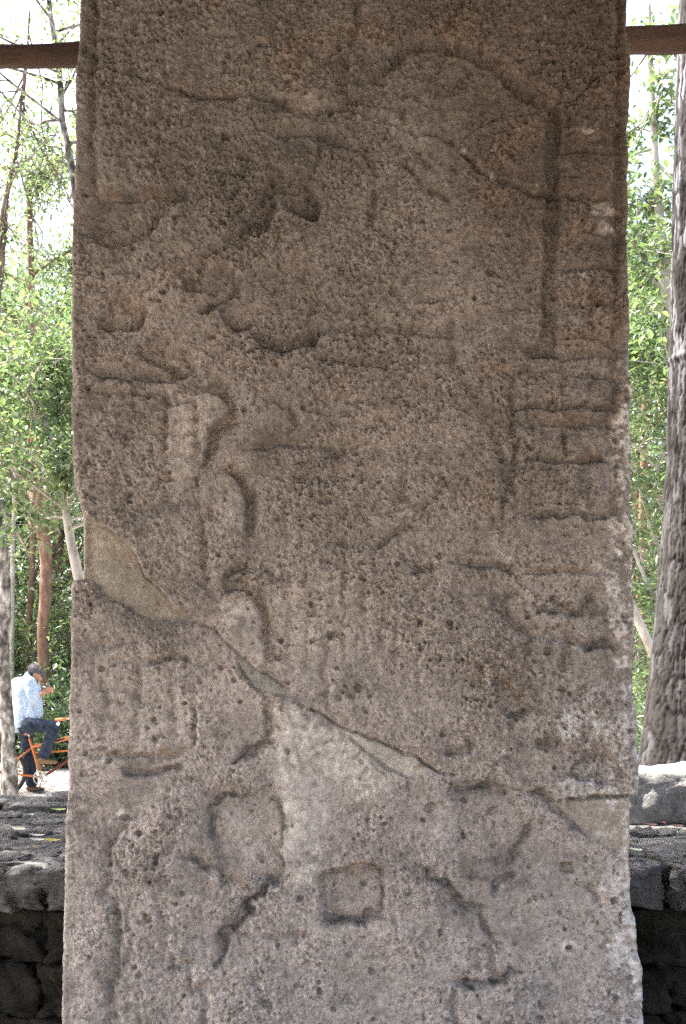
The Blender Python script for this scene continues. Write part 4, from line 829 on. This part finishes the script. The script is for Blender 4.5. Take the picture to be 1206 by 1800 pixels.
kinds = [bush(201, 1.2, 2.6, 70, 55, 0.085, M_LEAFD), bush(202, 1.4, 3.4, 85, 55, 0.095, M_LEAF), bush(203, 1.0, 1.6, 50, 60, 0.13, M_LEAFD, 0.28)]
blab = ['dense dark green bush in the undergrowth beyond the path', 'taller mid-green bush in the undergrowth beyond the path', 'low narrow-leaved plant at the edge of the path']
rb = random.Random(5); used = [0, 0, 0]
def put_bush(k, x, y, s, rz):
    o = kinds[k] if not used[k] else copy_tree(kinds[k]); used[k] = 1
    o.location = (x, y, float(gz(x, y))); o.rotation_euler = (0, 0, rz); o.scale = (s, s, s * rb.uniform(0.9, 1.2)); tag(o, blab[k], 'bush', ['dark bushes behind the path', 'mid-green bushes behind the path', 'narrow-leaved plants by the path'][k]); return o
for px, y, k, s in ((112, 18.2, 0, 1.0), (95, 20.5, 1, 1.2), (30, 20.5, 0, 1.2), (60, 22.5, 1, 1.4), (130, 16.8, 2, 1.0), (105, 16.4, 2, .8), (10, 22, 1, 1.4), (1150, 18, 0, 1.1), (1120, 20, 1, 1.3), (1190, 19.5, 1, 1.3), (1130, 13.5, 2, 1.0), (1165, 15.5, 0, 1.0), (-60, 19, 1, 1.2), (160, 19, 1, 1.1), (110, 24, 1, 1.8), (40, 25, 1, 1.8), (1140, 24, 1, 1.8), (1190, 26, 1, 1.9)):
    o = put_bush(k, (px - 603) / F * y, y, s, rb.uniform(0, 6))
    lb = {(112, 18.2): 'dark leafy bush right behind the bicycle handlebar', (95, 20.5): 'tall green bush between the red-barked tree and the stela', (30, 20.5): 'dark bush behind the pale sapling', (130, 16.8): 'narrow-leaved plant beside the stela edge behind the bicycle', (105, 16.4): 'small narrow-leaved plant behind the raised knee of the man', (1130, 13.5): 'narrow-leaved plant under the slanting pale trunk', (1165, 15.5): 'dark bush behind the large fissured tree', (1150, 18): 'dark bush behind the orange-red trunk', (1120, 20): 'tall green bush between the stela and the orange-red trunk'}.get((px, y))
    if lb: o['label'] = lb
for i in range(26):
    x = rb.uniform(-13, 13); y = rb.uniform(17.5, 27)
    if abs(x) > 0.25 * y and abs(x) < 0.36 * y: continue
    put_bush(rb.choice((0, 1, 1)), x, y, rb.uniform(0.9, 1.7), rb.uniform(0, 6))

# trees farther back: three kinds, copied
ft = []
for i, (lm, bk_, nm_, lb) in enumerate(((M_LEAF, M_BARK_BROWN, 'forest_tree', 'brown-trunked forest tree with a full mid-green crown'), (M_LEAFD, M_BARK_GREY, 'forest_tree', 'grey-trunked forest tree with a dark green crown'), (M_LEAFP, M_BARK_PALE, 'forest_tree', 'pale-trunked forest tree with a loose light green crown'))):
    ft.append(tree(nm_, lb, 'tree', [Vector((0, 60 + 10 * i, 0)), Vector((.15, 60 + 10 * i, 3)), Vector((-.1, 60 + 10 * i + .1, 6)), Vector((.1, 60 + 10 * i, 9.5))], [.16, .13, .1, .04], ((0, 60 + 10 * i, 7.4), (2.5, 2.5, 4.2), 18, 150, 58), bk_, lm, 60 + i, group=['brown-trunked trees in the forest', 'grey-trunked trees in the forest', 'pale-trunked trees in the forest'][i], n=20, L=0.12, spread=0.4, start=0.3))
spots = [(-6.1, 21.5, 0, 1.0), (-8.2, 24, 1, 1.15), (-6.9, 27, 1, 1.2), (-9.8, 20, 0, 1), (-4.3, 23, 2, 1.0), (5.9, 20.5, 0, 1.0), (7.9, 24, 1, 1.2), (6.8, 28.5, 0, 1.3), (9.5, 21, 2, 1.0), (3.4, 22, 1, 1.0), (0.4, 21, 0, 1.1), (-1.9, 19.5, 1, .9), (2.0, 27, 2, 1.2), (-12.5, 26, 0, 1.2), (12.5, 27, 1, 1.2), (-3.2, 30, 0, 1.3), (4.8, 32, 1, 1.3), (-10.5, 31, 1, 1.3), (10.4, 32, 0, 1.4), (-0.4, 33, 1, 1.4), (-13, 17, 2, 1), (13, 18, 0, 1), (7.2, 14.5, 2, .8), (-7.6, 15.5, 2, .85)]
fu = [0, 0, 0]
for x, y, k, s in spots:
    o = ft[k] if not fu[k] else copy_tree(ft[k]); fu[k] = 1
    o.location = (x, y, float(gz(x, y))); o.rotation_euler = (0, 0, rb.uniform(0, 6.28)); o.scale = (s, s, s)
# the far wood, one mass
rf = np.random.default_rng(9); nfw = 26000
cx = rf.uniform(-46, 46, nfw); cyy = rf.uniform(34, 46, nfw); hmax = 6.5 + 2.5 * np.sin(cx * 0.35) + 1.5 * np.sin(cx * 1.1 + 1); cz = rf.random(nfw) ** 0.8 * hmax + 0.8
v, q, var = leaves(np.stack([cx, cyy, cz], -1), 0.42, 10, 0.3, 0.6); o = add('far_forest', mesh_np('far_forest', v, q, False, {'var': var}), M_LEAFD)
tag(o, 'far green forest closing the view beyond the trees', 'forest', kind='stuff')
# litter on the forest floor and path
nlt = 9000; lx = rf.uniform(-11, 11, nlt); ly = 15.4 + rf.random(nlt) ** 0.8 * 9; lz = gz(lx, ly) + 0.012 + rf.random(nlt) * 0.03
v, q, var = leaves(np.stack([lx, ly, lz], -1), 0.09, 12, 0.0, 0.5)
M_LITTER = leaf_mat('dry_leaf_litter', (0.10, 0.065, 0.04), (0.20, 0.14, 0.09), (0.33, 0.26, 0.19), 0.1)
o = add('leaf_litter', mesh_np('leaf_litter', v, q, False, {'var': var}), M_LITTER); tag(o, 'brown dry leaves scattered over the forest floor', 'leaf litter', kind='stuff')

# ------------------------------------------------------------------ fallen leaves on the platform
def fallen(px, py, L, col, rz, label, group=None, curl=0.25):
    y = 1750 * (EYE - PT) / (py - 1200); p = P(px, py, y); m, t, b = mat('fallen_leaf_' + label[:10], col, 0.6, 0.3)
    V = []; Qs = []; n = 7
    for i in range(n):
        t_ = i / (n - 1); w_ = L * 0.24 * math.sin(math.pi * min(t_ * 0.97 + .015, 1)) ** .8
        for s in (-1, -0.5, 0, 0.5, 1): V.append((L * (t_ - .5), w_ * s, curl * L * (t_ - .5) ** 2 * 2 + abs(s) * w_ * 0.35 + 0.002))
    for i in range(n - 1):
        for j in range(4): a = i * 5 + j; Qs.append((a, a + 5, a + 6, a + 1))
    o = add('fallen_leaf', mesh_np('fallen_leaf', V, Qs), m, None, (p.x, p.y, PT + 0.012), (0.12, 0.08, rz)); tag(o, label, 'leaf', group); return o
fallen(102, 1431, .07, (.28, .36, .10), .8, 'yellow-green fallen leaf near the back edge of the platform')
fallen(91, 1486, .06, (.30, .27, .03), -.1, 'mustard-yellow fallen leaf on the platform top')
fallen(33, 1466, .07, (.38, .40, .30), -.5, 'pale grey-green fallen leaf lying flat on the platform')
for px, py, rz in ((65, 1477, .2), (66, 1485, .05), (52, 1440, 1.5)): fallen(px, py, .055, (.38, .37, .34), rz, 'whitish dry fallen leaf on the platform left of the stela', 'whitish fallen leaves left of the stela')
fallen(58, 1497, .03, (.28, .15, .06), .6, 'tiny brown fallen leaf on the platform beside the yellow leaf')
fallen(1117, 1503, .05, (.36, .44, .33), -.3, 'pale green fallen leaf on the platform right of the stela')
for px, py, rz in ((1143, 1458, .2), (1190, 1460, .5), (1165, 1455, 1.2)): fallen(px, py, .06, (.16, .085, .055), rz, 'reddish-brown fallen leaf at the foot of the stone block', 'brown fallen leaves by the stone block')

# ------------------------------------------------------------------ bicycle
BY = 13.5
def B(px, py, dy=0.0): return P(px, py, BY) + Vector((0, dy, 0))
M_ORANGE = simple_noise_mat('orange_paint', 30, [(0.3, (0.34, 0.092, 0.018)), (0.7, (0.46, 0.14, 0.03))], None, rough=0.4, spec=0.5)
M_RUBBER = mat('black_rubber', (0.025, 0.025, 0.027), 0.8)[0]; M_STEEL = mat('worn_steel', (0.42, 0.40, 0.37), 0.45, 0.5)[0]
M_STEEL.node_tree.nodes['Principled BSDF'].inputs['Metallic'].default_value = 0.6
M_DARKRED = mat('dark_red_paint', (0.12, 0.03, 0.02), 0.6)[0]; M_BLACK = mat('black_plastic', (0.02, 0.02, 0.022), 0.6)[0]; M_WHITE = mat('white_plastic', (0.75, 0.75, 0.75), 0.5)[0]
bo = Vector((B(5, 1367).x + 0.5, BY, 0.0)); bike = thing('bicycle', 'orange bicycle held by the man in the blue shirt', 'bicycle', bo)
def rod(name, a, b, r_, m, parent=None, seg=10):
    return add(name, tube_mesh(name, [a - bo, (a + b) / 2 - bo, b - bo], [r_] * 3, seg, None, 0), m, parent or bike)
def torus(name, c, R_, r_, m, parent, seg=48, ring=10):
    V = []; Qs = []
    for i in range(seg):
        a = 2 * math.pi * i / seg
        for j in range(ring):
            bq = 2 * math.pi * j / ring; rr = R_ + r_ * math.cos(bq); V.append((c.x + rr * math.cos(a), c.y + r_ * math.sin(bq), c.z + rr * math.sin(a)))
    for i in range(seg):
        for j in range(ring): Qs.append((i * ring + j, i * ring + (j + 1) % ring, ((i + 1) % seg) * ring + (j + 1) % ring, ((i + 1) % seg) * ring + j))
    return add(name, mesh_np(name, V, Qs), m, parent)
WR = 0.33
def wheel(hub):
    c = hub - bo; wh = torus('wheel', c, 0.03, 0.02, M_STEEL, bike, 20, 8)
    torus('tyre', c, WR - 0.025, 0.026, M_RUBBER, wh); torus('rim', c, WR - 0.055, 0.012, M_STEEL, wh, 48, 8)
    for i in range(24):
        a = 2 * math.pi * i / 24; d = Vector((math.cos(a), 0, math.sin(a))); rod('spoke', hub + d * 0.03 + Vector((0, .015 * (-1) ** i, 0)), hub + d * (WR - .055), 0.0022, M_STEEL, wh, 4)
HR = B(5, 1367); HR.z = WR + 0.02; HF = B(5, 1367) + Vector((1.27, 0, 0)); HF.z = HR.z
wheel(HR); wheel(HF)
ST, BB, HT, HD = B(52, 1297), B(73, 1367), B(146, 1291), B(149, 1318)
fr = rod('frame', ST, BB, 0.021, M_ORANGE)
TT = B(57, 1313)
for a, b, r_ in ((TT, HT, 0.026), (B(61, 1323), HD + Vector((0, 0, -.0)), 0.013), (TT, HR + Vector((0, .05, 0)), .012), (TT, HR + Vector((0, -.05, 0)), .012), (BB, HR + Vector((0, .05, 0)), .014), (BB, HR + Vector((0, -.05, 0)), .014), (HT + Vector((0, 0, .05)), HD + Vector((0.02, 0, -.05)), .022)): rod('frame_tube', a, b, r_, M_ORANGE)
rod('down_tube', BB + Vector((.05, 0, .03)), HD, 0.018, M_DARKRED)
for s in (-1, 1): rod('fork_blade', HD + Vector((0.02, .05 * s, -.05)), HF + Vector((0, .05 * s, 0)), .014, M_ORANGE)
rod('frame_decal', TT.lerp(HT, .47) + Vector((0, -.022, .004)), TT.lerp(HT, .64) + Vector((0, -.022, .004)), .012, M_BLACK)
rod('seat_post', ST, B(49, 1284), .013, M_STEEL)
add('saddle', stone_mesh('saddle', .27, .15, .07, 300, 8, .004, .7, 0), M_BLACK, bike, B(49, 1284) - bo)
cr_ = torus('chainring', BB - bo + Vector((0, -.045, 0)), 0.092, 0.009, M_STEEL, bike, 36, 8)
for i in range(5):
    a = 2 * math.pi * i / 5 + .4; rod('chainring_arm', BB + Vector((0, -.045, 0)), BB + Vector((.09 * math.cos(a), -.045, .09 * math.sin(a))), .008, M_STEEL, cr_, 6)
PU = B(84, 1350, -.11); rod('crank_arm', BB + Vector((0, -.07, 0)), PU + Vector((0, .04, 0)), .011, M_STEEL); rod('crank_arm', BB + Vector((0, .07, 0)), B(64, 1388, .11), .011, M_STEEL)
for p_ in (PU, B(64, 1388, .11)): add('pedal', stone_mesh('pedal', .1, .09, .025, 310, 3, .001, .1, 0), M_BLACK, bike, p_ - bo + Vector((0, 0, -.03)))
rod('handlebar_stem', HT + Vector((0, 0, .04)), HT + Vector((-.04, 0, .2)), .013, M_STEEL); hb = HT + Vector((-.04, 0, .2))
rod('handlebar', hb + Vector((-.1, -.3, .02)), hb + Vector((-.1, .3, .02)), .012, M_STEEL)
for s in (-1, 1): rod('grip', hb + Vector((-.10, .3 * s, .02)), hb + Vector((-.25, .3 * s, .01)), .019, M_ORANGE)
rod('grip_end', hb + Vector((-.2, -.3, -.02)), hb + Vector((-.22, -.3, -.06)), .02, M_WHITE)
rod('chain_stay_bar', HR + Vector((-.35, -.05, 0)), HR + Vector((0, -.05, 0)), .02, M_ORANGE)

# ------------------------------------------------------------------ the man
def mblob(name, prims, vox, m, parent, org, it=6, disp=0.0, dseed=0, dscale=14):
    bm = bmesh.new()
    def ball(c_, r3, rot=None):
        mt = Matrix.Translation(c_) @ (rot.to_matrix().to_4x4() if rot else Matrix()) @ Matrix.Diagonal((*r3, 1)); bmesh.ops.create_icosphere(bm, subdivisions=3, radius=1, matrix=mt)
    for p in prims:
        if p[0] == 'cap':
            _, a, b, ra, rb_ = p[:5]; fl = p[5] if len(p) > 5 else (1, 1, 1); n = max(3, int((b - a).length / (min(ra, rb_) * 0.3)))
            for i in range(n + 1):
                t = i / n; r_ = ra + (rb_ - ra) * t; ball(a.lerp(b, t) - org, (r_ * fl[0], r_ * fl[1], r_ * fl[2]))
        else: ball(p[1] - org, p[2], p[3] if len(p) > 3 else None)
    me = bpy.data.meshes.new(name); bm.to_mesh(me); bm.free(); o = add(name, me, None)
    r_ = o.modifiers.new('remesh', 'REMESH'); r_.mode = 'VOXEL'; r_.voxel_size = vox
    s = o.modifiers.new('smooth', 'SMOOTH'); s.factor = 0.5; s.iterations = it
    dg = bpy.context.evaluated_depsgraph_get(); me2 = bpy.data.meshes.new_from_object(o.evaluated_get(dg)); o.modifiers.clear(); o.data = me2; bpy.data.meshes.remove(me); me2.name = name
    if disp:
        for v in me2.vertices: v.co += v.normal * disp * mn.fractal(Vector((v.co.x * dscale, v.co.y * dscale, v.co.z * dscale * .6)) + Vector((dseed, 0, 0)), 0.9, 2, 3)
    for p in me2.polygons: p.use_smooth = True
    me2.materials.clear(); me2.materials.append(m); o.parent = parent; return o
M_SKIN = simple_noise_mat('tanned_skin', 20, [(0.3, (0.30, 0.155, 0.10)), (0.7, (0.38, 0.20, 0.13))], None, rough=0.55, spec=0.4)
M_SHIRT = simple_noise_mat('light_blue_shirt', 60, [(0.3, (0.30, 0.39, 0.51)), (0.7, (0.37, 0.46, 0.57))], 30, .2, .01)
M_JEANS = simple_noise_mat('dark_blue_jeans', 16, [(0.35, (0.010, 0.014, 0.026)), (0.7, (0.032, 0.043, 0.07))], 90, .3, .004)
M_CAPM = simple_noise_mat('grey_cap_cloth', 40, [(0.3, (0.055, 0.053, 0.06)), (0.7, (0.09, 0.087, 0.096))], 120, .3, .003); M_HAIR = mat('black_hair', (0.012, 0.011, 0.010), 0.6, 0.4)[0]; M_SHOE = simple_noise_mat('brown_leather', 20, [(0.3, (0.10, 0.055, 0.03)), (0.7, (0.2, 0.12, 0.07))], None, rough=0.6)
def Bm(px, py, dy=0.0):
    """a point of the man's body; dy is metres beyond the bicycle's plane"""
    y = BY + dy; return P(px, py, y)
org = Vector((Bm(58, 1388, .17).x, BY + .17, float(gz(0, BY + .17))))
man = thing('person', 'man in light blue shirt, dark jeans and grey cap straddling the orange bicycle', 'person', org)
PEL = Bm(47, 1278, .06); CH = Bm(44, 1222, .10); NK = Bm(50, 1190, .10); HDc = Bm(62, 1184, .12)
SN, SF = Bm(52, 1201, -.09), Bm(32, 1202, .26)
EN, HN = Bm(61, 1229, -.14), Bm(79, 1214, .12)
EF, HFn = Bm(60, 1230, .42), Bm(80, 1216, .2)
HIPN, KN, AN = Bm(53, 1274, -.07), Bm(96, 1277, -.13), Bm(78, 1328, -.14)
HIPF, KF, AF = Bm(45, 1278, .16), Bm(50, 1330, .18), Bm(57, 1376, .19)
hq = Matrix.Rotation(R(35), 3, 'Y').to_quaternion()
body = [('cap', PEL, CH, .125, .13, (1, 1.05, 1)), ('cap', CH, NK, .13, .055), ('cap', NK, HDc, .052, .055), ('ell', HDc, (.098, .078, .115), hq), ('ell', HDc + Vector((.055, 0, -.05)), (.05, .055, .06), hq),
        ('ell', HDc + Vector((.115, 0, -.035)), (.016, .013, .022), hq), ('ell', HDc + Vector((.02, -.078, -.02)), (.02, .012, .032), hq), ('ell', HDc + Vector((.02, .078, -.02)), (.02, .012, .032), hq),
        ('cap', SN, EN, .052, .042), ('cap', EN, HN, .041, .028), ('cap', SF, EF, .052, .042), ('cap', EF, HFn, .041, .028),
        ('cap', HIPN, KN, .082, .058), ('cap', KN, AN, .055, .04), ('cap', HIPF, KF, .082, .056), ('cap', KF, AF, .055, .04), ('cap', SN, SF, .06, .06), ('cap', HIPN, HIPF, .09, .09)]
for H0, s in ((HN, 1), (HFn, -1)):
    pm = H0 + Vector((.045, 0, .012)); body.append(('ell', pm, (.045, .022, .036)))
    for i in range(4):
        k = pm + Vector((.035, .0, .026 - .017 * i)); m2 = k + Vector((.028 - .004 * abs(i - 1), .012 * s, -.004)); e2 = m2 + Vector((-.002, .026 * s, -.012)); body += [('cap', k, m2, .0095, .009), ('cap', m2, e2, .009, .008)]
    tb0 = pm + Vector((-.005, .012 * s, .03)); body += [('cap', tb0, tb0 + Vector((.022, .016 * s, .018)), .011, .010), ('cap', tb0 + Vector((.022, .016 * s, .018)), tb0 + Vector((.045, .022 * s, .012)), .010, .008)]
mblob('body', body, .0085, M_SKIN, man, org, 3)
shirt = [('cap', Bm(45, 1258, .06), Bm(44, 1222, .1), .172, .17, (1.02, .95, 1)), ('cap', Bm(44, 1222, .1), Bm(46, 1204, .1), .17, .135, (1, 1.0, .9)), ('cap', SN, SF, .088, .088), ('cap', NK + Vector((-.01, 0, -.02)), NK + Vector((.012, 0, .02)), .068, .062),
         ('cap', Bm(42, 1268, .06), Bm(36, 1279, .06), .155, .135, (1, .95, .5)), ('cap', Bm(56, 1256, .0), Bm(58, 1262, -.03), .11, .08), ('cap', SN, SN.lerp(EN, .92), .082, .074), ('cap', SF, SF.lerp(EF, .92), .08, .072), ('cap', Bm(34, 1206, .2), Bm(32, 1255, .14), .12, .13), ('cap', Bm(58, 1212, .06), Bm(60, 1252, .04), .11, .115)]
mblob('shirt', shirt, .011, M_SHIRT, man, org, 5, .018, 3, 13)
jeans = [('cap', HIPN, HIPN.lerp(KN, .9), .102, .078), ('cap', HIPN.lerp(KN, .9), KN + Vector((0.0, 0, -.01)), .08, .076), ('cap', KN, AN + Vector((.0, 0, .02)), .074, .079), ('cap', HIPF, KF, .1, .074), ('cap', KF, AF + Vector((-.005, 0, .01)), .072, .08), ('cap', HIPN, HIPF, .115, .115), ('cap', PEL, Bm(46, 1262, .06), .13, .13)]
mblob('trousers', jeans, .011, M_JEANS, man, org, 5, .012, 7, 15)
for A_, nm_ in ((AN, 0), (AF, 1)):
    h0 = A_ + Vector((-.045, -.0, -.075)); t0 = A_ + Vector((.145, -.02, -.088)); 
    mblob('shoe', [('cap', h0, h0.lerp(t0, .45), .043, .046, (1, 1, .85)), ('cap', h0.lerp(t0, .45), t0, .046, .036, (1, 1.05, .72)), ('cap', A_ + Vector((-.01, 0, -.01)), h0.lerp(t0, .15), .047, .045)], .009, M_SHOE, man, org, 3)
mblob('hair', [('ell', HDc + Vector((-.022, 0, -.005)), (.1, .083, .085), hq), ('ell', HDc + Vector((-.045, 0, -.05)), (.055, .07, .055), hq)], .008, M_HAIR, man, org, 2)
cap_o = mblob('cap', [('ell', HDc + Vector((.0, 0, .045)), (.112, .093, .078), hq), ('cap', HDc + Vector((.085, -.0, .04)), HDc + Vector((.135, 0, -.055)), .05, .04, (.38, 1.4, .8))], .007, M_CAPM, man, org, 3)
